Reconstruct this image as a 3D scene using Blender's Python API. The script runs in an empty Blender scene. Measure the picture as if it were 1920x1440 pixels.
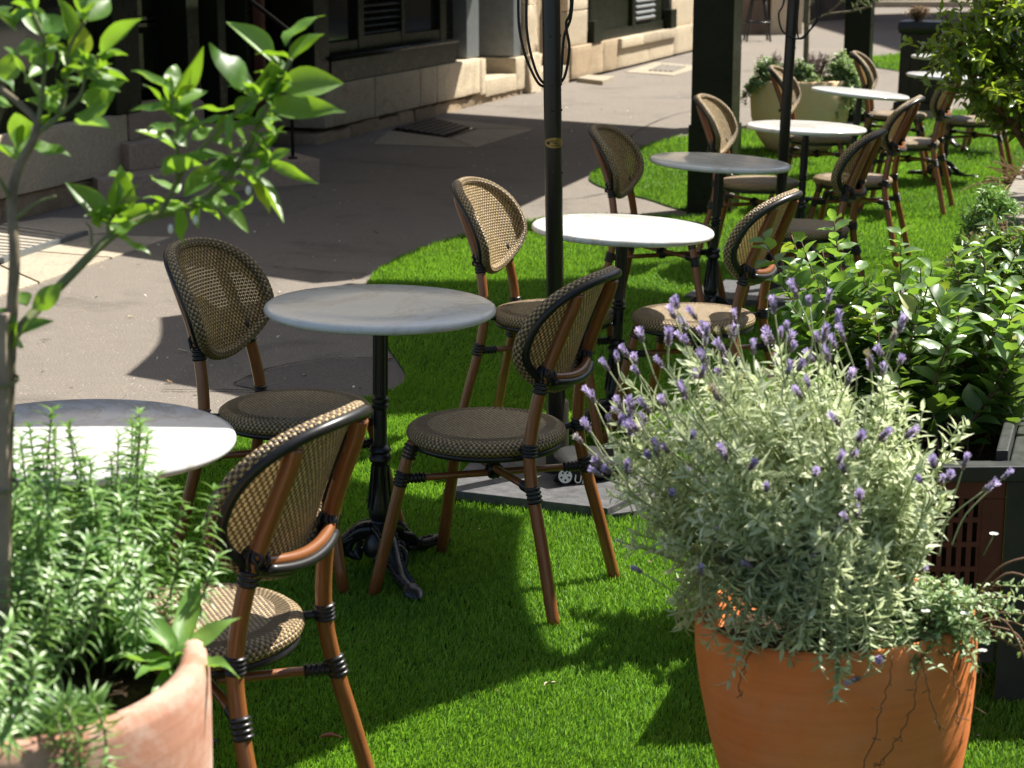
import bpy, bmesh, math, random
import numpy as np
from mathutils import Vector, Matrix, Quaternion
R = math.radians
random.seed(7)
rng = np.random.default_rng(11)
sc = bpy.context.scene
C = sc.collection

# ------------------------------------------------------------------ camera, sky, sun, exposure
cam_d = bpy.data.cameras.new('camera'); cam = bpy.data.objects.new('camera', cam_d); C.objects.link(cam)
cam.location = (0, 0, 1.65)
cam.rotation_euler = (R(90) - math.atan(840 / 3600), 0, 0)
cam_d.sensor_width = 36; cam_d.lens = 67.5
cam_d.clip_start = 0.05; cam_d.clip_end = 500
cam_d.dof.use_dof = True; cam_d.dof.focus_distance = 4.95; cam_d.dof.aperture_fstop = 8.0
sc.camera = cam

SUN_EL = R(52); SUN_H = Vector((.835, .55, 0)).normalized()
SUN = Vector((SUN_H.x * math.cos(SUN_EL), SUN_H.y * math.cos(SUN_EL), math.sin(SUN_EL)))
w = bpy.data.worlds.new('World'); sc.world = w; w.use_nodes = True
nt = w.node_tree; bg = nt.nodes['Background']
sky = nt.nodes.new('ShaderNodeTexSky'); sky.sky_type = 'NISHITA'; sky.sun_disc = False
sky.sun_elevation = SUN_EL; sky.sun_rotation = math.atan2(SUN_H.x, SUN_H.y)
sky.air_density = 1.0; sky.dust_density = 1.4; sky.ozone_density = 1.0
nt.links.new(sky.outputs[0], bg.inputs[0]); bg.inputs[1].default_value = 0.062
sun_d = bpy.data.lights.new('sun', 'SUN'); sun_d.energy = 5.0; sun_d.angle = R(0.53); sun_d.color = (1, .95, .85)
sun = bpy.data.objects.new('sun', sun_d); C.objects.link(sun)
sun.rotation_euler = SUN.to_track_quat('Z', 'Y').to_euler(); sun.location = (20, 14, 30)
vs = sc.view_settings; vs.view_transform = 'Standard'; vs.look = 'None'; vs.exposure = 1.15; vs.gamma = 1; vs.use_curve_mapping = False
sc.cycles.max_bounces = 6; sc.cycles.transparent_max_bounces = 8

# ------------------------------------------------------------------ helpers
def tag(o, label=None, cat=None, group=None, kind=None):
    if label: o['label'] = label
    if cat: o['category'] = cat
    if group: o['group'] = group
    if kind: o['kind'] = kind
    return o

def thing(name, label, cat, loc=(0, 0, 0), rz=0, group=None):
    o = bpy.data.objects.new(name, None); C.objects.link(o); o.empty_display_size = .1
    o.location = loc; o.rotation_euler = (0, 0, rz)
    return tag(o, label, cat, group)

def mobj(name, me, parent=None):
    o = bpy.data.objects.new(name, me); C.objects.link(o)
    if parent: o.parent = parent
    return o

class MB:
    """collects shapes; build() links them as one mesh object"""
    def __init__(s): s.v = []; s.f = []; s.uv = []
    def add(s, vs, fs, uvs=None):
        b = len(s.v); s.v += [tuple(p) for p in vs]; s.f += [tuple(i + b for i in f) for f in fs]
        s.uv += list(uvs) if uvs else [(p[0], p[1]) for p in vs]
        return s
    def tube(s, path, rad, seg=10, closed=False, flat=1.0, caps=True):
        P = [Vector(p) for p in path]; n = len(P)
        if not hasattr(rad, '__len__'): rad = [rad] * n
        T = []
        for i in range(n):
            a = P[(i - 1) % n] if (closed or i > 0) else P[i]
            b = P[(i + 1) % n] if (closed or i < n - 1) else P[i]
            T.append((b - a).normalized())
        up = Vector((0, 0, 1)) if abs(T[0].z) < .9 else Vector((1, 0, 0))
        nrm = (up - T[0] * up.dot(T[0])).normalized(); vs = []; uv = []; L = 0
        for i in range(n):
            if i: L += (P[i] - P[i - 1]).length
            nrm = (nrm - T[i] * nrm.dot(T[i])).normalized(); bn = T[i].cross(nrm)
            for k in range(seg):
                a = 2 * math.pi * k / seg
                vs.append(P[i] + (nrm * math.cos(a) * flat + bn * math.sin(a)) * rad[i])
                uv.append((a * .5 * .028, L))
        fs = []
        for i in range(n if closed else n - 1):
            j = (i + 1) % n
            for k in range(seg):
                q = (k + 1) % seg
                fs.append((i * seg + k, i * seg + q, j * seg + q, j * seg + k))
        if caps and not closed:
            fs.append(tuple(reversed(range(seg)))); fs.append(tuple((n - 1) * seg + k for k in range(seg)))
        return s.add(vs, fs, uv)
    def lathe(s, prof, seg=24, center=(0, 0, 0), uvmode=0):
        vs = []; uv = []; n = len(prof)
        for i, (r, z) in enumerate(prof):
            for k in range(seg):
                a = 2 * math.pi * k / seg
                p = (center[0] + r * math.cos(a), center[1] + r * math.sin(a), center[2] + z); vs.append(p)
                uv.append((p[0], p[1]))
        fs = []
        for i in range(n - 1):
            for k in range(seg):
                q = (k + 1) % seg
                fs.append((i * seg + k, i * seg + q, (i + 1) * seg + q, (i + 1) * seg + k))
        if prof[0][0] > 1e-5: fs.append(tuple(reversed(range(seg))))
        if prof[-1][0] > 1e-5: fs.append(tuple((n - 1) * seg + k for k in range(seg)))
        return s.add(vs, fs, uv)
    def box(s, c, d, M=None):
        x, y, z = d[0] / 2, d[1] / 2, d[2] / 2
        vs = [Vector((sx * x, sy * y, sz * z)) for sz in (-1, 1) for sx, sy in ((-1, -1), (1, -1), (1, 1), (-1, 1))]
        vs = [((M @ p) if M else p) + Vector(c) for p in vs]
        return s.add(vs, [(3, 2, 1, 0), (4, 5, 6, 7), (0, 1, 5, 4), (1, 2, 6, 5), (2, 3, 7, 6), (3, 0, 4, 7)])
    def prism(s, poly, z0, z1):
        n = len(poly); a = sum(poly[i][0] * poly[(i + 1) % n][1] - poly[(i + 1) % n][0] * poly[i][1] for i in range(n))
        if a < 0: poly = poly[::-1]
        vs = [(p[0], p[1], z0) for p in poly] + [(p[0], p[1], z1) for p in poly]
        fs = [tuple(reversed(range(n))), tuple(range(n, 2 * n))] + [(i, (i + 1) % n, n + (i + 1) % n, n + i) for i in range(n)]
        return s.add(vs, fs)
    def mesh(s, name, m, smooth=True, bevel=0, org=(0, 0, 0), auto=None):
        me = bpy.data.meshes.new(name)
        me.from_pydata([(p[0] - org[0], p[1] - org[1], p[2] - org[2]) for p in s.v], [], s.f)
        uvl = me.uv_layers.new(name='UVMap')
        idx = np.empty(len(me.loops), dtype=np.int32); me.loops.foreach_get('vertex_index', idx)
        uvl.data.foreach_set('uv', np.array(s.uv, dtype=np.float32)[idx].ravel())
        if bevel:
            bm = bmesh.new(); bm.from_mesh(me)
            bmesh.ops.bevel(bm, geom=bm.edges[:], offset=bevel, segments=2, profile=.6, affect='EDGES', clamp_overlap=True)
            bm.to_mesh(me); bm.free()
        if smooth: me.polygons.foreach_set('use_smooth', [True] * len(me.polygons))
        if auto: me.set_sharp_from_angle(angle=R(auto))
        me.materials.append(m)
        return me
    def build(s, name, m, parent=None, **k):
        if parent is not None and 'org' not in k: k['org'] = tuple(parent.location)
        return mobj(name, s.mesh(name, m, **k), parent)

def np_mesh(name, V, Fq, m, smooth=True):
    """V (n,3), Fq (k,4) or (k,3) numpy -> mesh datablock"""
    me = bpy.data.meshes.new(name); k, c = Fq.shape
    me.vertices.add(len(V)); me.vertices.foreach_set('co', V.astype(np.float32).ravel())
    me.loops.add(k * c); me.loops.foreach_set('vertex_index', Fq.astype(np.int32).ravel())
    me.polygons.add(k); me.polygons.foreach_set('loop_start', np.arange(0, k * c, c, dtype=np.int32))
    me.update(calc_edges=True)
    if smooth: me.polygons.foreach_set('use_smooth', [True] * k)
    me.materials.append(m)
    return me

def smooth_path(pts, n=6, closed=False):
    """Catmull-Rom through pts"""
    P = [Vector(p) for p in pts]; out = []; m = len(P)
    for i in range(m if closed else m - 1):
        g = lambda j: P[j % m] if closed else P[max(0, min(m - 1, j))]
        p0, p1, p2, p3 = g(i - 1), g(i), g(i + 1), g(i + 2)
        for k in range(n):
            t = k / n
            out.append(.5 * ((2 * p1) + (p2 - p0) * t + (2 * p0 - 5 * p1 + 4 * p2 - p3) * t * t + (3 * p1 - p0 - 3 * p2 + p3) * t ** 3))
    if not closed: out.append(P[-1])
    return out

def lerp(a, b, t): return a + (b - a) * t

# ------------------------------------------------------------------ materials
class N:
    def __init__(s, name):
        s.m = bpy.data.materials.new(name); s.m.use_nodes = True; s.t = s.m.node_tree
        s.b = s.t.nodes['Principled BSDF']; s.out = s.t.nodes['Material Output']
    def n(s, typ, **k):
        x = s.t.nodes.new('ShaderNode' + typ)
        for a, b in k.items():
            if a.startswith('i_'): x.inputs[int(a[2:])].default_value = b
            else: setattr(x, a, b)
        return x
    def l(s, a, b): s.t.links.new(a, b)
    def coord(s, kind='Object', scale=None):
        c = s.n('TexCoord'); o = c.outputs[kind]
        if scale:
            mp = s.n('Mapping'); mp.inputs['Scale'].default_value = scale; s.l(o, mp.inputs[0]); o = mp.outputs[0]
        return o
    def noise(s, co, scale, detail=4, rough=.6, dist=0):
        x = s.n('TexNoise'); x.inputs['Scale'].default_value = scale; x.inputs['Detail'].default_value = detail
        x.inputs['Roughness'].default_value = rough; x.inputs['Distortion'].default_value = dist; s.l(co, x.inputs['Vector'])
        return x.outputs['Fac']
    def ramp(s, fac, stops, interp='LINEAR'):
        x = s.n('ValToRGB'); e = x.color_ramp.elements; x.color_ramp.interpolation = interp
        while len(e) < len(stops): e.new(.5)
        for q, (p, c) in zip(e, stops):
            q.position = p; q.color = tuple(c) + (1,) if len(c) == 3 else c
        s.l(fac, x.inputs[0]); return x.outputs[0]
    def mix(s, f, a, b, mode='MIX'):
        x = s.n('MixRGB', blend_type=mode)
        for i, q in enumerate((f, a, b)):
            if hasattr(q, 'is_linked') or hasattr(q, 'links'): s.l(q, x.inputs[i])
            elif isinstance(q, (int, float)): x.inputs[i].default_value = q if i == 0 else (q, q, q, 1)
            else: x.inputs[i].default_value = tuple(q) + (1,)
        return x.outputs[0]
    def math(s, op, a, b=None):
        x = s.n('Math', operation=op)
        for i, q in enumerate((a, b)):
            if q is None: continue
            if hasattr(q, 'links'): s.l(q, x.inputs[i])
            else: x.inputs[i].default_value = q
        return x.outputs[0]
    def bump(s, h, strength=.4, dist=.01):
        x = s.n('Bump'); x.inputs['Strength'].default_value = strength; x.inputs['Distance'].default_value = dist
        s.l(h, x.inputs['Height']); s.l(x.outputs[0], s.b.inputs['Normal']); return x
    def col(s, c): 
        if hasattr(c, 'links'): s.l(c, s.b.inputs['Base Color'])
        else: s.b.inputs['Base Color'].default_value = tuple(c) + (1,)
    def set(s, rough=.5, spec=.5, metal=0, coat=0, **k):
        s.b.inputs['Roughness'].default_value = rough; s.b.inputs['Specular IOR Level'].default_value = spec
        s.b.inputs['Metallic'].default_value = metal; s.b.inputs['Coat Weight'].default_value = coat
        return s

def simple(name, c, rough=.5, spec=.5, metal=0, coat=0, var=.15, vscale=12, bump=0, bscale=60, bdist=.004):
    m = N(name); m.set(rough, spec, metal, coat); co = m.coord()
    f = m.noise(co, vscale, 5, .65)
    lo = tuple(x * (1 - var) for x in c); hi = tuple(min(1, x * (1 + var)) for x in c)
    m.col(m.ramp(f, [(.3, lo), (.7, hi)]))
    if bump: m.bump(m.noise(co, bscale, 6, .7), bump, bdist)
    return m.m

def asphalt():
    m = N('asphalt'); co = m.coord(); m.set(.9, .25)
    big = m.noise(co, .55, 5, .6); fine = m.noise(co, 150, 3, .75); mid = m.noise(co, 9, 5, .7)
    base = m.ramp(big, [(.3, (.185, .160, .142)), (.7, (.245, .213, .188))])
    base = m.mix(.35, base, m.ramp(mid, [(.35, (.15, .13, .12)), (.65, (.3, .265, .235))]))
    base = m.mix(.6, base, m.ramp(fine, [(.34, (.055, .05, .045)), (.5, (.22, .19, .17)), (.66, (.46, .41, .365))]))
    vo = m.n('TexVoronoi'); vo.inputs['Scale'].default_value = 55; m.l(co, vo.inputs['Vector'])
    rnd = m.n('SeparateColor'); m.l(vo.outputs['Color'], rnd.inputs[0])
    spk = m.math('MULTIPLY', m.math('LESS_THAN', vo.outputs['Distance'], .16), m.math('GREATER_THAN', rnd.outputs[0], .80))
    base = m.mix(spk, base, (.62, .57, .50))
    # dark stains with their own outline
    st = m.noise(co, 1.3, 6, .7, .6)
    base = m.mix(m.math('MULTIPLY', m.ramp(st, [(.54, (0, 0, 0)), (.68, (1, 1, 1))]), .42), base, (.07, .062, .058))
    gum = m.n('TexVoronoi'); gum.inputs['Scale'].default_value = 2.6; m.l(co, gum.inputs['Vector']); gr = m.n('SeparateColor'); m.l(gum.outputs['Color'], gr.inputs[0])
    gs = m.math('MULTIPLY', m.math('LESS_THAN', m.math('ADD', gum.outputs['Distance'], m.math('MULTIPLY', mid, .05)), .085), m.math('GREATER_THAN', gr.outputs[1], .45))
    base = m.mix(m.math('MULTIPLY', gs, .38), base, (.06, .055, .052))
    base = m.mix(1.0, base, (.835, .835, .80), 'MULTIPLY')
    m.col(base); m.bump(m.noise(co, 180, 4, .7), .6, .006)
    return m.m

def sandstone(name, a, b, dark=(.10, .075, .05), scale=1.0):
    m = N(name); co = m.coord(); m.set(.95, .15)
    oi = m.n('ObjectInfo')
    add = m.n('VectorMath', operation='ADD'); m.l(co, add.inputs[0]); m.l(oi.outputs['Random'], add.inputs[1])
    sc_ = m.n('VectorMath', operation='SCALE'); sc_.inputs['Scale'].default_value = 1; m.l(add.outputs[0], sc_.inputs[0]); co2 = sc_.outputs[0]
    f = m.noise(co2, 3 * scale, 6, .65, .5)
    c = m.ramp(f, [(.3, a), (.7, b)])
    g = m.noise(co2, 45, 5, .75)
    c = m.mix(.5, c, m.ramp(g, [(.3, tuple(x * .6 for x in a)), (.7, tuple(min(1, x * 1.25) for x in b))]))
    st = m.noise(co2, 2.2, 7, .7, 1.2)
    c = m.mix(m.math('MULTIPLY', m.ramp(st, [(.55, (0, 0, 0)), (.75, (1, 1, 1))]), .55), c, dark)
    hv = m.math('MULTIPLY', m.math('SUBTRACT', oi.outputs['Random'], .5), .35)
    hs = m.n('HueSaturation'); m.l(c, hs.inputs['Color']); m.l(m.math('ADD', hv, 1.0), hs.inputs['Value'])
    m.col(hs.outputs[0]); m.bump(m.mix(.5, g, m.noise(co2, 14, 6, .7)), .7, .02)
    return m.m

def paint(name, c, rough=.22, spec=.07):
    m = N(name); co = m.coord(); m.set(rough, spec)
    f = m.noise(co, 5, 6, .7); m.col(m.ramp(f, [(.3, tuple(x * .7 for x in c)), (.7, tuple(x * 1.25 for x in c))]))
    wd = m.noise(m.coord(scale=(2, 2, 40)), 6, 5, .6)
    m.bump(wd, .03, .003)
    m.l(m.ramp(m.noise(co, 20, 4, .7), [(.3, (rough * .8,) * 3), (.75, (rough * 1.7,) * 3)]), m.b.inputs['Roughness'])
    return m.m

def weave(name, su, sv, tan, dark, holes=False, trans=0.0):
    m = N(name); m.set(.42, .45)
    uv = m.n('UVMap'); uv.uv_map = 'UVMap'; sp = m.n('SeparateXYZ'); m.l(uv.outputs[0], sp.inputs[0])
    u = m.math('DIVIDE', sp.outputs[0], su); v = m.math('DIVIDE', sp.outputs[1], sv)
    fu = m.math('FRACT', m.math('ADD', u, 500)); fv = m.math('FRACT', m.math('ADD', v, 500))
    iu = m.math('FLOOR', m.math('ADD', u, 500)); iv = m.math('FLOOR', m.math('ADD', v, 500))
    ck = m.math('MODULO', m.math('ADD', iu, iv), 2)
    au = m.math('ABSOLUTE', m.math('SUBTRACT', fu, .5)); av = m.math('ABSOLUTE', m.math('SUBTRACT', fv, .5))
    # strand is round across: parity decides which way the strand runs
    hu = m.math('SUBTRACT', 1, m.math('MULTIPLY', m.math('MULTIPLY', au, au), 3.4))
    hv = m.math('SUBTRACT', 1, m.math('MULTIPLY', m.math('MULTIPLY', av, av), 3.4))
    h = m.math('MULTIPLY', hu, hv)
    wn = m.n('TexWhiteNoise'); cb = m.n('CombineXYZ'); m.l(iu, cb.inputs[0]); m.l(iv, cb.inputs[1]); m.l(cb.outputs[0], wn.inputs[0])
    tv = m.mix(wn.outputs['Value'], tuple(x * .72 for x in tan), tuple(min(1, x * 1.2) for x in tan))
    c = m.mix(ck, dark, tv)
    edge = m.math('GREATER_THAN', m.math('MAXIMUM', au, av), .46)
    c = m.mix(m.math('MULTIPLY', edge, .5), c, (.03, .02, .012))
    m.col(c); m.bump(h, .9, .003)
    if holes:
        gap = m.math('MULTIPLY', m.math('GREATER_THAN', au, .36), m.math('GREATER_THAN', av, .36))
        zone = m.noise(m.coord(), 9, 1, .4)
        op = m.math('SUBTRACT', 1, m.math('MULTIPLY', gap, m.math('GREATER_THAN', zone, .48)))
        m.l(op, m.b.inputs['Alpha'])
    if trans:
        tr = m.n('BsdfTranslucent'); m.l(c, tr.inputs[0]); mx = m.n('MixShader'); mx.inputs[0].default_value = trans
        m.l(m.b.outputs[0], mx.inputs[1]); m.l(tr.outputs[0], mx.inputs[2])
        if holes:
            tp = m.n('BsdfTransparent'); m2 = m.n('MixShader'); m.l(op, m2.inputs[0]); m.l(tp.outputs[0], m2.inputs[1]); m.l(mx.outputs[0], m2.inputs[2]); m.t.links.remove(m.b.inputs['Alpha'].links[0]); mx = m2
        m.l(mx.outputs[0], m.out.inputs[0])
    return m.m

def leafmat(name, a, b, under=None, trans=.35, rough=.35, spec=.5, island=True, tc=None, wear=False):
    m = N(name); m.set(rough, spec)
    r = m.n('NewGeometry').outputs['Random Per Island'] if island else m.n('ObjectInfo').outputs['Random']
    c = m.ramp(r, [(0, a), (.75, b), (1, tuple(min(1, x * 1.35) for x in b))] if island else [(0, a), (.7, b), (.95, tuple(min(1, x * 1.3) for x in b)), (.975, (.36, .34, .05))])
    if not island:                            # dust and blotches on the big leaves
        gn = m.noise(m.coord(), 5, 4, .65); c = m.mix(m.math('MULTIPLY', m.ramp(gn, [(.5, (0, 0, 0)), (.75, (1, 1, 1))]), .35), c, tuple(min(1, x * 1.9 + .02) for x in b))
    if under:
        bf = m.n('NewGeometry').outputs['Backfacing']; c = m.mix(bf, c, under)
    if wear:
        wn = m.noise(m.coord(), 1.7, 5, .65, .4); c = m.mix(1.0, c, m.ramp(wn, [(.30, (.62, .66, .60)), (.55, (1, 1, 1)), (.75, (1.18, 1.08, 1.1))]), 'MULTIPLY')
    m.col(c)
    tr = m.n('BsdfTranslucent'); mx = m.n('MixShader'); mx.inputs[0].default_value = trans
    tcol = m.mix(.55, c, tc or (.32, .5, .03)); m.l(tcol, tr.inputs[0])
    m.l(m.b.outputs[0], mx.inputs[1]); m.l(tr.outputs[0], mx.inputs[2]); m.l(mx.outputs[0], m.out.inputs[0])
    return m.m

def marble():
    m = N('marble'); m.set(.16, .5); oi = m.n('ObjectInfo')
    co = m.coord(); ad = m.n('VectorMath', operation='ADD'); m.l(co, ad.inputs[0])
    mul = m.n('VectorMath', operation='SCALE'); cb = m.n('CombineXYZ')
    for i in range(3): m.l(oi.outputs['Random'], cb.inputs[i])
    m.l(cb.outputs[0], mul.inputs[0]); mul.inputs['Scale'].default_value = 37; m.l(mul.outputs[0], ad.inputs[1]); c2 = ad.outputs[0]
    f = m.noise(c2, 2.6, 8, .62, 1.4)
    v1 = m.ramp(f, [(.46, (0, 0, 0)), (.5, (1, 1, 1)), (.54, (0, 0, 0))])
    f2 = m.noise(c2, 6.5, 8, .6, 2.2); v2 = m.ramp(f2, [(.485, (0, 0, 0)), (.5, (1, 1, 1)), (.515, (0, 0, 0))])
    cl = m.noise(c2, 4, 4, .5)
    base = m.ramp(cl, [(.3, (.64, .65, .66)), (.7, (.74, .74, .73))])
    msk = m.ramp(m.noise(c2, 1.9, 3, .5), [(.36, (.12, .12, .12)), (.58, (1, 1, 1))]); base = m.mix(m.math('MULTIPLY', m.math('MULTIPLY', v1, msk), .55), base, (.42, .34, .27)); base = m.mix(m.math('MULTIPLY', v2, .28), base, (.42, .40, .39))
    m.col(base)
    m.b.inputs['Subsurface Weight'].default_value = .0
    return m.m

def bamboo():
    m = N('bamboo_brown'); m.set(.28, .5, coat=.25)
    uv = m.n('UVMap'); mp = m.n('Mapping'); mp.inputs['Scale'].default_value = (160, 5, 1); m.l(uv.outputs[0], mp.inputs[0])
    f = m.noise(mp.outputs[0], 3, 4, .6)
    m.col(m.ramp(f, [(.3, (.15, .052, .018)), (.6, (.265, .098, .032)), (.8, (.34, .143, .050))])); m.bump(f, .15, .002)
    return m.m

def terracotta(name, a, b, bloom=0.0, rough=.8):
    m = N(name); co = m.coord(); m.set(rough, .25)
    f = m.noise(co, 6, 5, .6); c = m.ramp(f, [(.3, a), (.7, b)])
    if bloom:
        g = m.noise(co, 9, 7, .72, .4); c = m.mix(m.math('MULTIPLY', m.ramp(g, [(.45, (0, 0, 0)), (.68, (1, 1, 1))]), bloom), c, (.62, .50, .42))
    ring = m.noise(m.coord(scale=(1, 1, 60)), 2, 3, .5)
    c = m.mix(.14, c, m.ramp(ring, [(.3, tuple(x * .5 for x in a)), (.7, b)])); m.col(c)
    m.bump(m.mix(.5, m.noise(co, 70, 5, .7), ring), .25, .004)
    return m.m

M = {}
M['asphalt'] = asphalt()
M['stone'] = sandstone('sandstone', (.44, .36, .25), (.58, .49, .355))
M['stone2'] = sandstone('sandstone_worn', (.27, .20, .13), (.42, .33, .22))
M['slab'] = sandstone('paving_slab', (.34, .29, .22), (.44, .385, .30), (.2, .17, .13))
M['step'] = sandstone('step_stone', (.36, .27, .20), (.46, .36, .28), (.25, .19, .14))
M['green'] = paint('dark_green_paint', (.015, .018, .010), .27, .09)
M['black'] = paint('black_green_paint', (.004, .0045, .0035), .2)
M['iron'] = simple('cast_iron', (.014, .014, .016), .28, .5, var=.3, bump=.35, bscale=90, bdist=.003)
M['pole'] = simple('pole_charcoal', (.022, .019, .016), .32, .4, var=.15)
M['bind'] = simple('black_binding', (.016, .015, .016), .35, .45, var=.2)
M['bamboo'] = bamboo()
TAN = (.45, .33, .17); DK = (.095, .060, .036)
M['w_back'] = weave('weave_back', .0063, .0086, (.56, .40, .18), (.13, .08, .036), True, .30)
M['w_seat'] = weave('weave_seat', .0070, .0062, (.52, .39, .23), DK)
M['w_edge'] = weave('weave_edge', .0068, .0080, TAN, DK)
M['marble'] = marble()
M['turf_base'] = simple('turf_backing', (.02, .05, .005), .9, .1, var=.3, vscale=30)
M['blade'] = leafmat('turf_blade', (.045, .165, .008), (.205, .40, .036), trans=.40, rough=.5, spec=.3, tc=(.30, .56, .035), wear=True)
M['citrus'] = leafmat('citrus_leaf', (.050, .135, .020), (.125, .25, .034), trans=.42, rough=.42, spec=.8, island=False, tc=(.42, .70, .02))
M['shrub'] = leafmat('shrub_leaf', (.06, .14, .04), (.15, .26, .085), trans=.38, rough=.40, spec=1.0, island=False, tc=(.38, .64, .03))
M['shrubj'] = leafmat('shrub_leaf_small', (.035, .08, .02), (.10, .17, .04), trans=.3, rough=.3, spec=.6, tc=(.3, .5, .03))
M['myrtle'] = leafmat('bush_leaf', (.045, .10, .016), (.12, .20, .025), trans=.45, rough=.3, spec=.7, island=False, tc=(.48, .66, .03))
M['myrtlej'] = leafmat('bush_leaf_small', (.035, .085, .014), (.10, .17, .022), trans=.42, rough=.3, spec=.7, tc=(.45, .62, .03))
M['rosemary'] = leafmat('rosemary_leaf', (.10, .24, .05), (.26, .43, .13), trans=.34, rough=.36, spec=.9, tc=(.25, .42, .05))
M['lav_leaf'] = leafmat('lavender_leaf', (.41, .48, .29), (.74, .80, .56), trans=.40, rough=.6, spec=.25, tc=(.68, .78, .40))
M['lav_flower'] = leafmat('lavender_flower', (.46, .38, .66), (.64, .55, .82), trans=.3, rough=.7, spec=.2, tc=(.6, .5, .8), island=False)
M['lav_calyx'] = simple('lavender_calyx', (.20, .17, .16), .8, .2)
M['lav_stem'] = simple('lavender_stem', (.30, .34, .18), .7, .2)
M['daisy'] = leafmat('daisy_leaf', (.06, .14, .04), (.16, .27, .09), trans=.25, rough=.4, tc=(.3, .45, .06))
M['dry'] = leafmat('dry_leaf', (.16, .10, .06), (.36, .26, .17), trans=.15, rough=.8, spec=.1, tc=(.4, .28, .14))
M['purple'] = leafmat('purple_leaf', (.07, .05, .05), (.15, .11, .10), trans=.15, rough=.6, tc=(.2, .12, .1))
M['olive'] = leafmat('olive_leaf', (.12, .16, .08), (.24, .28, .16), trans=.2, rough=.5, tc=(.3, .36, .15))
M['bark'] = simple('bark', (.20, .165, .115), .85, .2, var=.35, vscale=40, bump=.5, bscale=80)
M['greenbark'] = simple('green_bark', (.16, .18, .08), .6, .3, var=.3, vscale=30)
M['twig'] = simple('brown_twig', (.15, .085, .05), .8, .2, var=.3)
M['stake'] = simple('stake_wood', (.30, .24, .19), .85, .2, var=.25, vscale=25, bump=.3)
M['soil'] = simple('soil', (.11, .075, .048), .95, .1, var=.5, vscale=60, bump=1, bscale=90, bdist=.02)
M['mulch'] = simple('mulch_chip', (.40, .29, .18), .9, .15, var=.45, vscale=8)
M['terra'] = terracotta('terracotta_orange', (.76, .20, .05), (.84, .28, .085), .14)
M['terra_old'] = terracotta('terracotta_weathered', (.40, .175, .11), (.52, .285, .20), .9)
M['terra_tan'] = terracotta('terracotta_tan', (.86, .56, .28), (.90, .66, .38), .3)
M['brickred'] = simple('red_grille', (.085, .028, .018), .6, .35, var=.2)
M['planter'] = paint('planter_black', (.032, .035, .032), .4, .3)
M['greywood'] = simple('weathered_wood', (.22, .20, .17), .85, .2, var=.3, vscale=20, bump=.4)
M['plate'] = simple('umbrella_slab', (.085, .085, .09), .55, .4, var=.4, vscale=28, bump=.4, bscale=120)
M['bag'] = simple('black_fabric', (.012, .012, .012), .75, .3, var=.3, bump=.5, bscale=300, bdist=.002)
M['white'] = simple('white_print', (.75, .76, .76), .6, .3, var=.05)
M['brass'] = simple('brass', (.32, .22, .07), .35, .5, .7, var=.15)
M['cable'] = simple('cable', (.008, .008, .008), .4, .4)
M['canvas'] = leafmat('umbrella_canvas', (.74, .73, .70), (.78, .77, .74), trans=.26, rough=.9, spec=.1, tc=(.80, .79, .76))
M['roof'] = simple('awning_metal', (.10, .11, .10), .6, .3)
M['slatwood'] = simple('grate_bar', (.36, .33, .28), .7, .3, var=.2, vscale=20, bump=.3)
M['metal'] = simple('grey_metal', (.22, .24, .25), .4, .5, .6, var=.15)
M['bin'] = simple('bin_dark', (.030, .020, .015), .5, .4, var=.35, vscale=10, bump=.3)
M['glass'] = simple('dark_glass', (.010, .013, .010), .06, .6, var=.1)
M['petal'] = simple('white_petal', (.8, .78, .74), .6, .3, var=.05)
M['bud'] = simple('pink_bud', (.66, .42, .48), .5, .3, var=.1)
M['render'] = simple('brown_wall', (.16, .12, .09), .9, .2, var=.3, vscale=3)

# ------------------------------------------------------------------ ground, pavement, turf
pv = MB(); pv.add([(-60, -10, 0), (90, -10, 0), (90, 140, 0), (-60, 140, 0)], [(0, 1, 2, 3)])
pav = pv.build('pavement', M['asphalt'], smooth=False); tag(pav, 'grey asphalt pavement running along the sandstone building', None, kind='structure')

def ribbon(pts, wd, z):
    mb = MB(); P = [Vector((p[0], p[1], z)) for p in smooth_path([(a, b, 0) for a, b in pts], 8)]
    vs = []
    for i, p in enumerate(P):
        t = (P[min(i + 1, len(P) - 1)] - P[max(i - 1, 0)]).normalized(); q = Vector((-t.y, t.x, 0))
        ww = wd * random.uniform(.4, 1.3); j = q * random.uniform(-.006, .006)
        vs += [p + j + q * ww, p + j - q * ww]
    mb.add(vs, [(2 * i, 2 * i + 1, 2 * i + 3, 2 * i + 2) for i in range(len(P) - 1)]); return mb
M['crack'] = simple('crack_dark', (.03, .027, .025), .95, .05)
for pts in ([(-1.45, 9.85), (-1.1, 9.62), (-.7, 9.45), (-.4, 9.4)], [(-1.05, 7.05), (-.95, 7.3), (-.75, 7.48), (-.5, 7.5)], [(-1.3, 6.95), (-.9, 6.93), (-.55, 6.80)],
            [(1.2, 14.9), (1.0, 16.2), (1.6, 18.4), (2.2, 19)], [(.9, 13.0), (.4, 12.3), (-.2, 12.0)]):
    o = ribbon(pts, .005, .008).build('crack', M['crack'], pav, smooth=False)
M['patch'] = simple('asphalt_patch', (.125, .11, .10), .9, .2, var=.35, vscale=90, bump=.6, bscale=160)
for poly in ([(-1.04, 7.04), (-.93, 7.32), (-.74, 7.49), (-.3, 7.53), (-.3, 6.80), (-.6, 6.82), (-.9, 6.93)],):
    MB().add([(a, b, .004) for a, b in poly], [tuple(range(len(poly)))]).build('asphalt_patch', M['patch'], pav, smooth=False)

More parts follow.
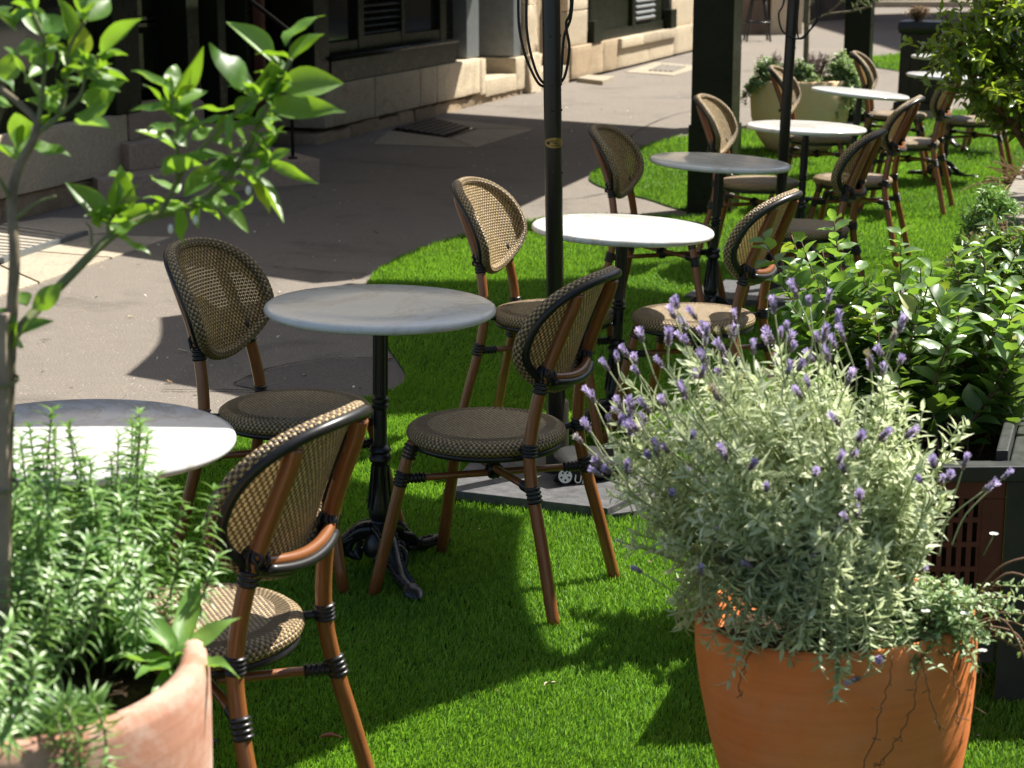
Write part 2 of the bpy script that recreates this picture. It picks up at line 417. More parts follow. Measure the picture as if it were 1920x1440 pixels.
TURF = [(-3.4, -1), (-3.3, 5.0), (-2.4, 5.75), (-1.5, 6.15), (-.98, 6.42), (-.62, 6.73), (-.46, 6.9), (-.405, 7.12), (-.455, 7.44), (-.54, 7.86), (-.66, 8.6),
        (-.704, 9.25), (-.61, 9.88), (-.33, 10.6), (.13, 11.3), (.6, 11.5), (1.0, 11.45), (1.18, 11.6), (1.02, 11.82), (.873, 12.25), (.734, 12.53), (.57, 13.0),
        (.55, 13.5), (.77, 14.5), (1.18, 15.7), (1.6, 16.4), (2.4, 16.9), (3.2, 17.2), (4.3, 18.7), (7.5, 20.2), (7.5, -1)]
TURF = [(p.x, p.y) for p in smooth_path([(a, b, 0) for a, b in TURF[1:-2]], 4)] + [(7.5, 20.2), (7.5, -1), (-3.4, -1)]
TURF2 = [(4.6, 25.2), (5.0, 23.6), (6.2, 22.6), (9, 22.5), (9, 29), (6.0, 28.3), (5.0, 27)]
def turf_sheet(poly, z):
    me = bpy.data.meshes.new('turf'); bm = bmesh.new()
    top = [bm.verts.new((x, y, z)) for x, y in poly]; bot = [bm.verts.new((x, y, .0)) for x, y in poly]
    bm.faces.new(top); n = len(poly)
    for i in range(n): bm.faces.new((bot[i], bot[(i + 1) % n], top[(i + 1) % n], top[i]))
    bmesh.ops.recalc_face_normals(bm, faces=bm.faces[:]); bm.to_mesh(me); bm.free(); me.materials.append(M['turf_base'])
    return me
t1 = mobj('turf', turf_sheet(TURF, .008)); tag(t1, 'green artificial turf mat with curved edge under the cafe tables', None, kind='structure')
t2 = mobj('turf', turf_sheet(TURF2, .008)); tag(t2, 'far patch of green artificial turf beyond the square posts', None, kind='structure')

def inpoly(P, poly):
    x, y = P[:, 0], P[:, 1]; ins = np.zeros(len(P), bool); n = len(poly)
    for i in range(n):
        x0, y0 = poly[i]; x1, y1 = poly[(i + 1) % n]
        if y0 == y1: continue
        c = ((y0 > y) != (y1 > y)) & (x < (x1 - x0) * (y - y0) / (y1 - y0) + x0); ins ^= c
    return ins
def blades(poly, bands, name, label):
    pts = []; hs = []
    for y0, y1, dens, hh in bands:
        xa = lambda y: -.29 * y - .15
        x0 = max(-.29 * y1 - .2, min(p[0] for p in poly)); x1 = .29 * y1 + .2
        n = int((x1 - x0) * (y1 - y0) * dens); q = np.column_stack([rng.uniform(x0, x1, n), rng.uniform(y0, y1, n)])
        q = q[np.abs(q[:, 0]) < .285 * q[:, 1] + .25]; q = q[inpoly(q, poly)]
        pts.append(q); hs.append(np.full(len(q), hh))
    q = np.vstack(pts); hh = np.concatenate(hs); n = len(q)
    # pile leans in soft swirls
    ph = np.sin(q[:, 0] * 2.1 + 1.3 * np.sin(q[:, 1] * 1.7)) * 1.2
    az = rng.uniform(0, 6.283, n); lean = rng.uniform(.15, .75, n)
    dx = np.cos(az) * lean + .25 * np.cos(ph); dy = np.sin(az) * lean + .25 * np.sin(ph)
    L = hh * rng.uniform(.7, 1.25, n); wd = hh * rng.uniform(.06, .095, n)
    wa = rng.uniform(0, 6.283, n); wx = np.cos(wa) * wd; wy = np.sin(wa) * wd
    V = np.empty((n, 5, 3))
    z0 = .006
    V[:, 0] = np.column_stack([q[:, 0] - wx, q[:, 1] - wy, np.full(n, z0)]); V[:, 1] = np.column_stack([q[:, 0] + wx, q[:, 1] + wy, np.full(n, z0)])
    mx = q[:, 0] + dx * L * .35; my = q[:, 1] + dy * L * .35
    V[:, 2] = np.column_stack([mx + wx * .85, my + wy * .85, z0 + L * .62]); V[:, 3] = np.column_stack([mx - wx * .85, my - wy * .85, z0 + L * .62])
    V[:, 4] = np.column_stack([q[:, 0] + dx * L * .95, q[:, 1] + dy * L * .95, z0 + L * .9])
    b = (np.arange(n) * 5)[:, None]
    T = np.concatenate([b + np.array([[0, 1, 2]]), b + np.array([[0, 2, 3]]), b + np.array([[3, 2, 4]])])
    me = np_mesh(name, V.reshape(-1, 3), T, M['blade'], smooth=False)
    o = mobj(name, me); tag(o, label, 'grass', kind='stuff'); return o
blades(TURF, [(3.3, 5.2, 42000, .0195), (5.2, 7.2, 26000, .021), (7.2, 10, 13000, .024), (10, 14, 5600, .029), (14, 20.2, 2300, .036)], 'turf_blades', 'short bright green plastic grass blades of the turf mat')
blades(TURF2, [(22, 29, 900, .05)], 'turf_blades', 'plastic grass blades of the far turf patch')

# ------------------------------------------------------------------ sandstone building along the left (wall frame: s along, o out towards the street)
W0 = Vector((-1.552, 15.552, 0)); WU = Vector((.3103, .9507, 0)).normalized(); WN = Vector((WU.y, -WU.x, 0))
def wp(s, o, z): p = W0 + WU * s + WN * o; return (p.x, p.y, z)
WM = Matrix(((WU.x, WN.x, 0), (WU.y, WN.y, 0), (0, 0, 1)))
def wbox(s0, s1, o0, o1, z0, z1): return MB().box(wp((s0 + s1) / 2, (o0 + o1) / 2, (z0 + z1) / 2), (s1 - s0, o1 - o0, z1 - z0), WM)
def wpart(name, m, par, s0, s1, o0, o1, z0, z1, bevel=0, label=None):
    o = wbox(s0, s1, o0, o1, z0, z1).build(name, m, par, smooth=False, bevel=bevel)
    if label: o['label'] = label
    return o
def stone(par, m, s0, s1, o0, o1, z0, z1, rough=.012, nm='stone'):
    """a worn ashlar block: subdivided, edges rounded, faces uneven"""
    me = wbox(s0, s1, o0, o1, z0, z1).mesh(nm, m, smooth=True, org=tuple(par.location))
    bm = bmesh.new(); bm.from_mesh(me)
    bmesh.ops.bevel(bm, geom=bm.edges[:], offset=.012, segments=2, profile=.6, affect='EDGES')
    big = [e for e in bm.edges if e.calc_length() > .15]
    bmesh.ops.subdivide_edges(bm, edges=big, cuts=4, use_grid_fill=True)
    bm.normal_update()
    rr = random.Random(int((s0 * 31 + z0 * 77) * 1000))
    for v in bm.verts: v.co += v.normal * rr.uniform(-rough, rough * .3) * (.28 if rough < .018 else .9)
    bm.to_mesh(me); bm.free(); me.set_sharp_from_angle(angle=R(45))
    return mobj(nm, me, par)

bl = thing('sandstone_building', 'sandstone plinth building with dark green timber shopfront along the left', 'building', wp(0, 0, 0))
# upper wall mass (mostly above the picture) and body behind the shopfront
wpart('wall', M['stone2'], bl, -9, 7.2, -4.0, -.62, -.02, 2.9)
wpart('upper_wall', M['stone'], bl, -9, 7.2, -4.0, -.05, 2.62, 6.0)
# left: timber shopfront over one long stone
for a, b in ((-7.2, -5.3), (-5.28, -3.10)):
    stone(bl, M['stone'], a, b, -.6, 0, .155, .52, .014)
for a, b in ((-6.6, -5.6), (-5.58, -4.55), (-4.53, -3.75), (-3.73, -3.12)):
    stone(bl, M['stone2'], a, b, -.6, -.05, -.02, .145, .02)
wpart('timber_panel', M['green'], bl, -7.2, -3.28, -.3, -.10, .525, 2.6)
wpart('timber_rail', M['green'], bl, -7.2, -3.28, -.099, -.05, .53, .70, .006)
wpart('glass_pane', M['glass'], bl, -7.0, -3.5, -.098, -.085, .86, 2.6)
wpart('pilaster', M['green'], bl, -3.26, -2.93, -.3, .02, .525, 2.6, .008)
# door recess
wpart('door_jamb', M['black'], bl, -2.92, -2.80, -.6, -.08, .5, 2.6, .006)
dr = wpart('door', M['black'], bl, -2.79, -1.75, -.56, -.48, .525, 2.58)
for z0, z1 in ((.62, 1.02), (1.1, 2.4)):
    for s0, s1 in ((-2.68, -2.34), (-2.2, -1.86)):
        o = wpart('door_panel', M['green'], bl, s0, s1, -.478, -.462, z0, z1, .004); o.parent = dr; o.location = Vector(bl.location) - Vector(dr.location) - Vector(bl.location)
        f = MB()
        for q in ((s0 - .03, s1 + .03, z0 - .03, z0 - .005), (s0 - .03, s1 + .03, z1 + .005, z1 + .03)): f.box(wp((q[0] + q[1]) / 2, -.455, (q[2] + q[3]) / 2), (q[1] - q[0], .03, q[3] - q[2]), WM)
        for q in (s0 - .02, s1 + .02): f.box(wp(q, -.455, (z0 + z1) / 2), (.02, .028, z1 - z0 + .004), WM)
        f.build('moulding', M['green'], dr, smooth=False, org=tuple(bl.location))
for s0, s1, o1 in ((-1.74, -1.55, -.25), (-1.35, -1.22, -.2), (-.98, -.90, -.15)):
    wpart('door_frame', M['green'], bl, s0, s1, -.6, o1, .2, 2.6, .006)
wpart('door_panel', M['black'], bl, -1.55, -.02, -.6, -.4, .0, 2.6)
wpart('rust_pipe', simple('rust_brown', (.10, .035, .02), .7, .3, var=.3), bl, -.86, -.78, -.16, -.08, .02, 2.6, .02, 'thin rusty brown pipe in the dark doorway')
# middle: plinth stones, sill board, panels with louvres
for a, b in ((.12, 1.185), (1.205, 2.295), (2.315, 2.735), (2.755, 3.98)):
    stone(bl, M['stone'], a, b, -.6, .0, .125, .465, .012)
stone(bl, M['stone'], 3.995, 4.16, -.6, .0, .10, .455, .012); stone(bl, M['stone'], 4.165, 5.16, -.6, .0, .07, .235, .012); stone(bl, M['stone'], 5.165, 5.5, -.6, -.01, .06, .40, .012)
x = .02
while x < 5.4:
    l = random.uniform(.35, .7); stone(bl, M['stone2'], x, min(x + l, 5.45), -.6, random.uniform(-.06, -.03), -.02, random.uniform(.075, .115), .025); x += l + .012
wpart('pilaster', M['green'], bl, .0, .30, -.4, -.03, .47, 2.6, .008)
wpart('sill_board', M['green'], bl, .31, 3.34, -.3, -.02, .47, .655, .006)
sl = MB().tube([wp(.305, -.015, .672), wp(3.352, -.015, .672)], .021, 14).build('sill_nosing', M['green'], bl)
wpart('panel_board', M['black'], bl, .31, 3.34, -.36, -.20, .66, 2.6)
for s0, s1 in ((.31, .40), (1.14, 1.27), (2.16, 2.24), (3.17, 3.34)):
    wpart('stile', M['green'], bl, s0, s1, -.199, -.12, .67, 2.6, .005)
for s0, s1, z1 in ((.405, 1.135, .79), (1.275, 2.155, .815), (2.245, 3.165, .785)):
    wpart('rail', M['green'], bl, s0, s1, -.198, -.125, .68, z1, .005)
wpart('glass_pane', M['glass'], bl, .42, 1.12, -.198, -.17, .80, 2.6); wpart('glass_pane', M['glass'], bl, 2.26, 3.15, -.198, -.17, .79, 2.6)
for k in range(18):
    z = .845 + k * .058; mb = MB(); T = WM @ Matrix.Rotation(R(-38), 3, 'X')
    mb.box(wp(1.715, -.155, z), (.875, .062, .011), T); mb.build('louvre_slat', M['green'], bl, smooth=False)
wpart('post', M['black'], bl, 3.36, 3.75, -.5, -.20, .47, 2.6, .006)
wpart('post', M['metal'], bl, 3.76, 4.12, -.45, -.06, .475, 2.6, .006, 'grey blue painted post beside the dark doorway')
wpart('doorway_back', M['black'], bl, 4.13, 5.2, -.62, -.55, .2, 2.6)
stone(bl, M['stone2'], 4.17, 5.15, -.66, -.45, .236, .42, .02)
wpart('post', M['metal'], bl, 5.215, 5.50, -.45, -.05, .41, 2.6, .006)
for z0, z1 in ((.0, .41), (.425, .93), (.945, 1.5), (1.515, 2.1), (2.115, 2.6)):
    stone(bl, M['stone'], 5.52 if z0 > .1 else 5.51, 5.93 if z0 < .1 else 5.86, -.6, .03 if z0 < .1 else .0, z0, z1, .02)
wpart('wall_return', M['black'], bl, 5.94, 6.15, -.62, -.25, -.01, 2.6)
wpart('wall', M['stone2'], bl, 6.16, 7.2, -.62, -.30, -.01, 2.6)
stone(bl, M['slab'], 5.98, 7.19, -.6, -.02, -.01, .20, .01, 'doorstep')
# skewed stone steps up to the door
def slab_steps():
    st = thing('stone_steps', 'worn brown stone steps leading up to the dark door', 'steps', (-2.0, 12.8, 0))
    for poly, z0, z1 in (([(-2.60, 12.02), (-1.315, 13.14), (-1.72, 13.9), (-2.85, 12.6)], -.01, .165), ([(-2.475, 12.42), (-1.69, 13.46), (-2.0, 14.1), (-2.8, 12.85)], .166, .34), ([(-2.5, 12.62), (-2.16, 13.56), (-2.35, 14.2), (-2.95, 12.85)], .341, .52)):
        MB().prism(poly, z0, z1).build('step', M['step'], st, smooth=False, bevel=.008)
    return st
slab_steps()
hr = thing('handrail', 'thin black metal handrail post standing on the bottom stone step', 'handrail', (-1.50, 13.15, .165))
MB().tube([(-1.50, 13.15, .166), (-1.50, 13.15, 1.02)], .012, 8).build('post', M['cable'], hr)
MB().tube(smooth_path([(-1.50, 13.15, 1.02), (-1.56, 13.24, 1.06), (-2.15, 14.0, 1.42)]), .016, 8).build('rail', M['cable'], hr)
MB().lathe([(.035, 0), (.035, .01), (.014, .02)], 12, (-1.50, 13.15, .1655)).build('foot', M['cable'], hr)

# far sandstone building
fb = thing('far_building', 'far sandstone house with green panelled window and louvres', 'building', wp(9, 0, 0))
wpart('wall', M['stone'], fb, 7.22, 16.5, -4, -.12, .3, 5)
for a, b in ((7.22, 8.6), (8.61, 9.28), (9.29, 10.9), (10.91, 12.3), (12.31, 13.9), (13.91, 16.4)):
    stone(fb, M['stone2'] if a < 9.28 else M['stone'], a, b, -.6, 0, .03, .40 if not 9.2 < a < 12 else .27, .012)
stone(fb, M['stone'], 9.29, 10.4, -.6, .05, .275, .40, .01, 'sill_stone'); stone(fb, M['stone'], 10.41, 12.32, -.6, .05, .275, .40, .01, 'sill_stone')
for a, b, z0, z1 in ((7.23, 8.05, .405, .80), (7.23, 8.05, .81, 1.25), (12.35, 13.8, .405, .8), (12.35, 13.8, .81, 1.3), (13.81, 16.4, .405, .8), (13.81, 16.4, .81, 1.3)):
    stone(fb, M['stone'], a, b, -.5, -.05, z0, z1, .008)
wpart('window_panel', M['green'], fb, 8.3, 11.9, -.15, -.09, .41, 2.5); wpart('reveal', M['black'], fb, 8.06, 8.29, -.2, -.08, .41, 2.5); wpart('reveal', M['black'], fb, 11.91, 12.3, -.2, -.08, .41, 2.5)
wpart('post', M['green'], fb, 8.1, 8.5, -.08, .02, .405, .66, .006); wpart('post', M['green'], fb, 12.0, 12.33, -.08, .03, .405, .66, .006)
wpart('rail', M['green'], fb, 8.52, 11.85, -.088, -.05, .41, .52, .005); wpart('stile', M['green'], fb, 10.15, 10.3, -.088, -.04, .52, 2.4, .005)
for k in range(10):
    MB().box(wp(10.85, -.06, .60 + k * .075), (1.0, .05, .028), WM @ Matrix.Rotation(R(-30), 3, 'X')).build('louvre_slat', M['metal'], fb, smooth=False)

# pits with bars and the slabs around them, set flush in the pavement
def lattice(A, B, Cc, D, n, par, name, m, z0, z1, gap=.35):
    A, B, Cc, D = [Vector(p) for p in (A, B, Cc, D)]
    for k in range(n):
        t0, t1 = (k + gap / 2) / n, (k + 1 - gap / 2) / n
        MB().prism([A.lerp(D, t0), B.lerp(Cc, t0), B.lerp(Cc, t1), A.lerp(D, t1)], z0, z1).build(name, m, par, smooth=False)
g1 = thing('drain_grate', 'pale barred drain grate with metal edge against the stone wall, front left', 'grate', (-2.8, 10.3, 0))
MB().prism([(-3.36, 9.95), (-2.62, 9.76), (-2.40, 10.70), (-2.93, 11.17)], .004, .008).build('pit', M['black'], g1, smooth=False)
lattice((-3.34, 10.0), (-2.66, 9.82), (-2.44, 10.68), (-2.92, 11.10), 11, g1, 'bar', M['slatwood'], .010, .03)
MB().prism([(-2.65, 9.77), (-2.615, 9.77), (-2.385, 10.72), (-2.42, 10.73)], .010, .036).build('edge_strip', M['metal'], g1, smooth=False)
g1s = [('paving_slab', [(-2.93, 11.19), (-2.40, 10.74), (-2.22, 10.90), (-2.34, 11.30), (-2.75, 11.42)], 'dark shaded stone slab behind the front left drain grate'),
       ('paving_slab', [(-2.39, 10.73), (-1.905, 10.645), (-2.095, 9.955), (-2.535, 10.16)], 'triangular ended stone slab right of the front left drain grate'),
       ('paving_slab', [(-2.545, 10.14), (-2.105, 9.94), (-2.30, 9.22), (-2.62, 9.72)], 'long sunlit stone slab beside the metal edge of the drain grate'),
       ('paving_slab', [(-2.63, 9.70), (-2.305, 9.20), (-2.55, 8.4), (-2.95, 9.0)], 'sunlit stone slab at the left picture edge below the drain grate')]
for nme, poly, lab in g1s: tag(MB().prism(poly, -.01, .011).build(nme, M['slab'], smooth=False, bevel=.003), lab, 'slab', 'stone slabs set in the asphalt')
g2 = thing('cellar_grate', 'dark rusty cellar grate by the plinth stones in the shade', 'grate', (-.7, 17, 0))
MB().prism([(-1.05, 16.8), (-.56, 16.1), (-.33, 16.9), (-.75, 17.9)], .004, .008).build('pit', M['black'], g2, smooth=False)
lattice((-1.03, 16.85), (-.75, 17.8), (-.36, 16.9), (-.57, 16.15), 7, g2, 'bar', M['bin'], .010, .024)
for poly, lab in (([(-1.13, 15.62), (-.30, 15.36), (-.52, 16.06), (-1.06, 16.72)], 'shaded stone slab in front of the cellar grate'), ([(-.29, 15.37), (.20, 16.85), (-.30, 16.85), (-.51, 16.08)], 'shaded stone slab right of the cellar grate'), ([(.19, 16.88), (-.02, 17.2), (-.72, 17.9), (-.31, 16.9)], 'stone slab on the far side of the cellar grate')):
    tag(MB().prism(poly, -.01, .008).build('paving_slab', M['slab'], smooth=False, bevel=.003), lab, 'slab', 'stone slabs set in the asphalt')
tag(MB().prism([(.75, 22.5), (.9, 23.0), (1.2, 22.75), (1.03, 22.0)], -.01, .05).build('pit_cover', M['slab'], smooth=False, bevel=.006), 'raised pale concrete cover lying by the far doorstep', 'cover')
g3 = thing('far_grate', 'pale stone framed grate at the foot of the far sandstone house', 'grate', (1.9, 24.7, 0))
MB().prism([(1.40, 24.1), (1.92, 26.0), (2.5, 25.2), (1.95, 23.5)], -.01, .007).build('surround', M['slab'], g3, smooth=False)
lattice((1.70, 24.3), (1.95, 25.5), (2.25, 25.0), (2.0, 24.05), 5, g3, 'bar', M['greywood'], .010, .02)

# street awning on square posts (above the picture; it throws the big shade on the asphalt)
aw = thing('street_awning', 'flat dark street awning above the pavement between posts and wall', 'awning', (1.2, 14, 0))
front = [Vector((1.05, 10.55, 3.0)), Vector((3.42, 18.25, 3.0))]; dpt = Vector((-.80, .60, 0))
A0, A1 = front; B1 = A1 + dpt * 3.45; B0 = A0 + dpt * 3.5
MB().prism([A0.xy, A1.xy, B1.xy, B0.xy], 3.0, 3.08).build('roof', M['roof'], aw, smooth=False)
MB().prism([(A0 + Vector((.02, 0, 0))).xy, (A1 + Vector((.02, 0, 0))).xy, (A1 - Vector((.06, 0, 0))).xy, (A0 - Vector((.06, 0, 0))).xy], 2.78, 2.998).build('fascia', M['roof'], aw, smooth=False)
def sqpost(name, label, c, wd, h):
    t = thing(name, label, 'post', (c[0], c[1], 0), math.atan2(WU.y, WU.x) - R(90), 'square veranda posts')
    o = MB().box((0, 0, h / 2), (wd, wd, h)).build('shaft', M['green'], t, smooth=False, bevel=.006, org=(0, 0, 0))
    MB().box((0, 0, .27), (wd + .022, wd + .022, .54)).build('plinth_casing', M['green'], t, smooth=False, bevel=.006, org=(0, 0, 0))
    return t
sqpost('veranda_post', 'wide dark green square post standing on the turf behind the grey shaded table', (1.235, 11.72), .25, 2.9)
sqpost('veranda_post', 'far dark square post behind the tan planted pot', (3.16, 17.75), .235, 2.9)

# unseen buildings across the street, added to dim sky fill and darken reflections
ob = thing('opposite_terrace', 'unseen brick terrace added across the street to the right', 'building', (12, 12, 0))
for k in range(5):
    a = Vector((8.6, -6, 0)) + WU * (k * 9.0); b = a + WU * 8.9; o_ = WN * 6
    MB().prism([a.xy, b.xy, (b + o_).xy, (a + o_).xy], -.01, 6.6 + .8 * (k % 2)).build('wall', M['render'] if k % 2 else M['stone2'], ob, smooth=False)
    for j in range(3):
        p = a + WU * (1.4 + j * 2.7) - WN * .03; q = p + WU * 1.3
        for z in (.9, 4.0): MB().prism([p.xy, q.xy, (q + WN * .1).xy, (p + WN * .1).xy], z, z + 1.8).build('window', M['glass'], ob, smooth=False)

# far end of the street
fw = thing('end_building', 'brown walled building at the far end of the street', 'building', (5, 36, 0))
MB().prism([(1.6, 33.2), (4.4, 33.6), (5.2, 38), (2.2, 38)], -.01, 5).build('wall', M['render'], fw, smooth=False)
MB().prism([(1.5, 32.9), (3.35, 33.2), (3.35, 33.55), (1.5, 33.25)], -.01, 1.9).build('stone_base', M['stone'], fw, smooth=False, bevel=.02)
MB().prism([(4.45, 33.55), (5.0, 33.6), (5.0, 34.0), (4.45, 34.0)], -.01, 1.0).build('corner_stone', M['stone'], fw, smooth=False, bevel=.02)
MB().prism([(5.2, 38), (7.2, 40), (7.2, 44), (5.2, 44)], -.01, 5).build('wall', M['render'], fw, smooth=False)
eb = thing('street_building', 'tall dark building across the far end on the right', 'building', (14, 52, 0))
MB().prism([(4, 49), (30, 53), (30, 60), (4, 58)], -.01, 9).build('wall', M['render'], eb, smooth=False)
MB().prism([(13.5, 33.5), (22, 33.5), (24, 48), (13.5, 46)], -.01, 12).build('wall', M['stone2'], eb, smooth=False)
MB().prism([(4.5, 46.6), (14, 46.2), (14, 47.2), (4.5, 47.6)], -.01, .14).build('kerb', M['slab'], eb, smooth=False, bevel=.01)

# ------------------------------------------------------------------ rattan bistro chair (faces +X, origin on the ground under the seat)
def ribbed(p0, p1, r, turns, amp=.0022, seg=10):
    """black lashing wound round a tube"""
    p0, p1 = Vector(p0), Vector(p1); n = turns * 4; P = []; Rr = []
    for i in range(n + 1):
        P.append(p0.lerp(p1, i / n)); Rr.append(r + amp * (.4 + math.cos(2 * math.pi * i / 4 + math.pi)))
    return MB().tube(P, Rr, seg)
def knot(c, r, seed):
    """lashing knot: a few crossed loops round a core"""
    mb = MB(); rr = random.Random(seed); c = Vector(c)
    mb.lathe([(.0001, -r * .9), (r * .7, -r * .6), (r * .85, 0), (r * .7, r * .6), (.0001, r * .9)], 10, c)
    for k in range(5):
        ax = Vector((rr.uniform(-1, 1), rr.uniform(-1, 1), rr.uniform(-.6, .6))).normalized(); q = ax.to_track_quat('Z', 'Y')
        mb.tube([c + ax * rr.uniform(-.3, .3) * r + q @ Vector((math.cos(a) * r, math.sin(a) * r, 0)) for a in [i * math.pi / 8 for i in range(16)]], .0042, 6, closed=True)
    return mb
BZ0, BRc = .58, .262
def bx0(z): return -.207 - .40 * (z - BZ0)
def bend(y, z, back=0.0):
    th = y / BRc; return Vector((bx0(z) + (BRc + back) * (1 - math.cos(th)) - back, (BRc + back) * math.sin(th), z))
def outline(a, k=1.0):
    c, s_ = math.cos(a), math.sin(a)
    wy = .212 if s_ > 0 else .212 - .075 * s_ * s_
    hz = .143
    return (k * wy * math.copysign(abs(c) ** .82, c), .706 + k * hz * math.copysign(abs(s_) ** .88, s_))
CHAIR = []
def chair_parts():
    P = []
    def add(nm, mb, m, **k): P.append((nm, mb.mesh(nm, M[m], **k)))
    # seat: woven pad with rolled rim
    prof = [(.0001, .438), (.05, .4395), (.10, .441), (.15, .442), (.178, .4415), (.192, .438), (.201, .431), (.204, .421), (.201, .411), (.192, .404), (.17, .402), (.0001, .402)]
    seg = 56; mb = MB(); vs = []; uv = []
    for i, (r, z) in enumerate(prof):
        for k in range(seg):
            a = 2 * math.pi * k / seg; sx = 1.0 + .02 * math.cos(a)
            vs.append((r * math.cos(a) * sx, r * math.sin(a), z))
            uv.append((r * math.cos(a), r * math.sin(a)) if r < .172 or i > 9 else (a * .2, z * 1.2 + r))
    fs = [(i * seg + k, (i + 1) * seg + k, (i + 1) * seg + (k + 1) % seg, i * seg + (k + 1) % seg) for i in range(len(prof) - 1) for k in range(seg)]
    # split rim from top so each keeps its own weave
    top = [f for f in fs if f[0] // seg < 4]; rim = [f for f in fs if f[0] // seg >= 4]
    add('seat', MB().add(vs, top, uv), 'w_seat')
    uv2 = [(2 * math.pi * (i % seg) / seg * .204, [0, .05, .1, .15, .178, .193, .204, .214, .224, .236, .25, .26][i // seg]) for i in range(len(vs))]
    b2 = len(vs); vs2 = vs + [vs[i * seg] for i in range(len(prof))]; uv2 += [(2 * math.pi * .204, uv2[i * seg][1]) for i in range(len(prof))]
    rim = [tuple((b2 + v // seg if (v % seg == 0 and any(w_ % seg == seg - 1 for w_ in f)) else v) for v in f) for f in rim]
    add('seat_rim', MB().add(vs2, rim, uv2), 'w_edge')
    add('seat_ring', MB().tube([(.186 * math.cos(a), .182 * math.sin(a), .397) for a in [2 * math.pi * k / 40 for k in range(40)]], .009, 8, closed=True), 'bind')
    # legs
    fl = [smooth_path([(.142, s * .135, .41), (.163, s * .15, .33), (.235, s * .192, 0)], 4) for s in (1, -1)]
    rl = [smooth_path([(-.275, s * .198, 0), (-.232, s * .176, .19), (-.198, s * .160, .33), (-.186, s * .150, .43), (-.200, s * .135, .55), (-.229, s * .120, .65), (-.2795, s * .112, .775), (-.2925, s * .110, .816)], 5) for s in (1, -1)]
    for p in fl: add('front_leg', MB().tube(p, .0158, 12), 'bamboo')
    for p in rl: add('rear_leg', MB().tube(p, .0158, 12), 'bamboo')
    at_z = lambda p, z: min(p, key=lambda q: abs(q.z - z))
    # crossed stretchers
    for s in (0, 1):
        a = fl[s]; b = rl[1 - s]; za = .315 + .016 * s
        pa = Vector((.168, (1, -1)[s] * .153, za)); pb = Vector((-.203, (-1, 1)[s] * .162, za))
        add('stretcher', MB().tube([pa, pa.lerp(pb, .3), pa.lerp(pb, .5), pa.lerp(pb, .7), pb], .0095, 10), 'bamboo')
        d = (pb - pa).normalized()
        add('binding', ribbed(pa + d * .012, pa + d * .062, .0115, 5), 'bind'); add('binding', ribbed(pb - d * .062, pb - d * .012, .0115, 5), 'bind')
    add('binding', knot((-.018, 0, .323), .021, 3), 'bind')
    for s in (1, -1):
        add('binding', ribbed((.144, s * .136, .405), (.153, s * .1425, .368), .0175, 4), 'bind')
        add('binding', ribbed((.1625, s * .1495, .335), (.172, s * .155, .297), .0175, 4), 'bind')
        add('binding', ribbed((-.1975, s * .1598, .34), (-.2085, s * .164, .300), .0175, 4), 'bind')
        add('binding', ribbed((-.1865, s * .1495, .445), (-.187, s * .152, .412), .0178, 4), 'bind')
        add('seat_stub', MB().tube([(-.186, s * .150, .425), (-.140, s * .115, .42)], .009, 8), 'bind')
    # woven back shell
    nA, nR = 56, 9; vs = []; uv = []
    for j in range(nR + 1):
        k = j / nR
        for i in range(nA):
            y, z = outline(2 * math.pi * i / nA, k); p = bend(y, z); p.x += .006 * (1 - k * k)
            vs.append(p); uv.append((y, z))
    fs = [(j * nA + i, j * nA + (i + 1) % nA, (j + 1) * nA + (i + 1) % nA, (j + 1) * nA + i) for j in range(nR) for i in range(nA)]
    add('back_weave', MB().add(vs, fs, uv), 'w_back')
    rimp = [bend(*outline(2 * math.pi * i / 72)) for i in range(72)]
    add('back_rim', MB().tube([p + Vector((-.004, 0, 0)) for p in rimp] + [rimp[0] + Vector((-.004, 0, 0))], .0145, 12, caps=False), 'w_edge')
    pip = [bend(*outline(2 * math.pi * i / 72, .985), .0) + Vector((-.020, 0, 0)) for i in range(72)]
    add('back_piping', MB().tube(pip, .0108, 10, closed=True), 'bind')
    # lower back rail behind the shell, with black strip below
    rail = [bend(y, .610 - .014 * math.cos(y / .115 * 1.5), .0) + Vector((-.031, 0, 0)) for y in [(-.118 + .236 * i / 14) for i in range(15)]]
    add('back_rail', MB().tube(rail, .0110, 10), 'bamboo')
    add('rail_strip', MB().tube([p + Vector((-.010, 0, -.013)) for p in rail], .0095, 8), 'bind')
    for s in (1, -1):
        add('binding', knot((-.216, s * .1225, .615), .0225, 5 + s), 'bind')
        add('binding', ribbed((-.204, s * .132, .568), (-.2085, s * .1285, .598), .0178, 3), 'bind')
    return P
CP = chair_parts()
def chair(label, x, y, deg, tilt=0):
    t = thing('rattan_chair', label, 'chair', (x, y, .004), R(deg), 'rattan cafe chairs on the turf')
    for nm, me in CP: mobj(nm, me, t)
    return t
LA, RA = -22, 156
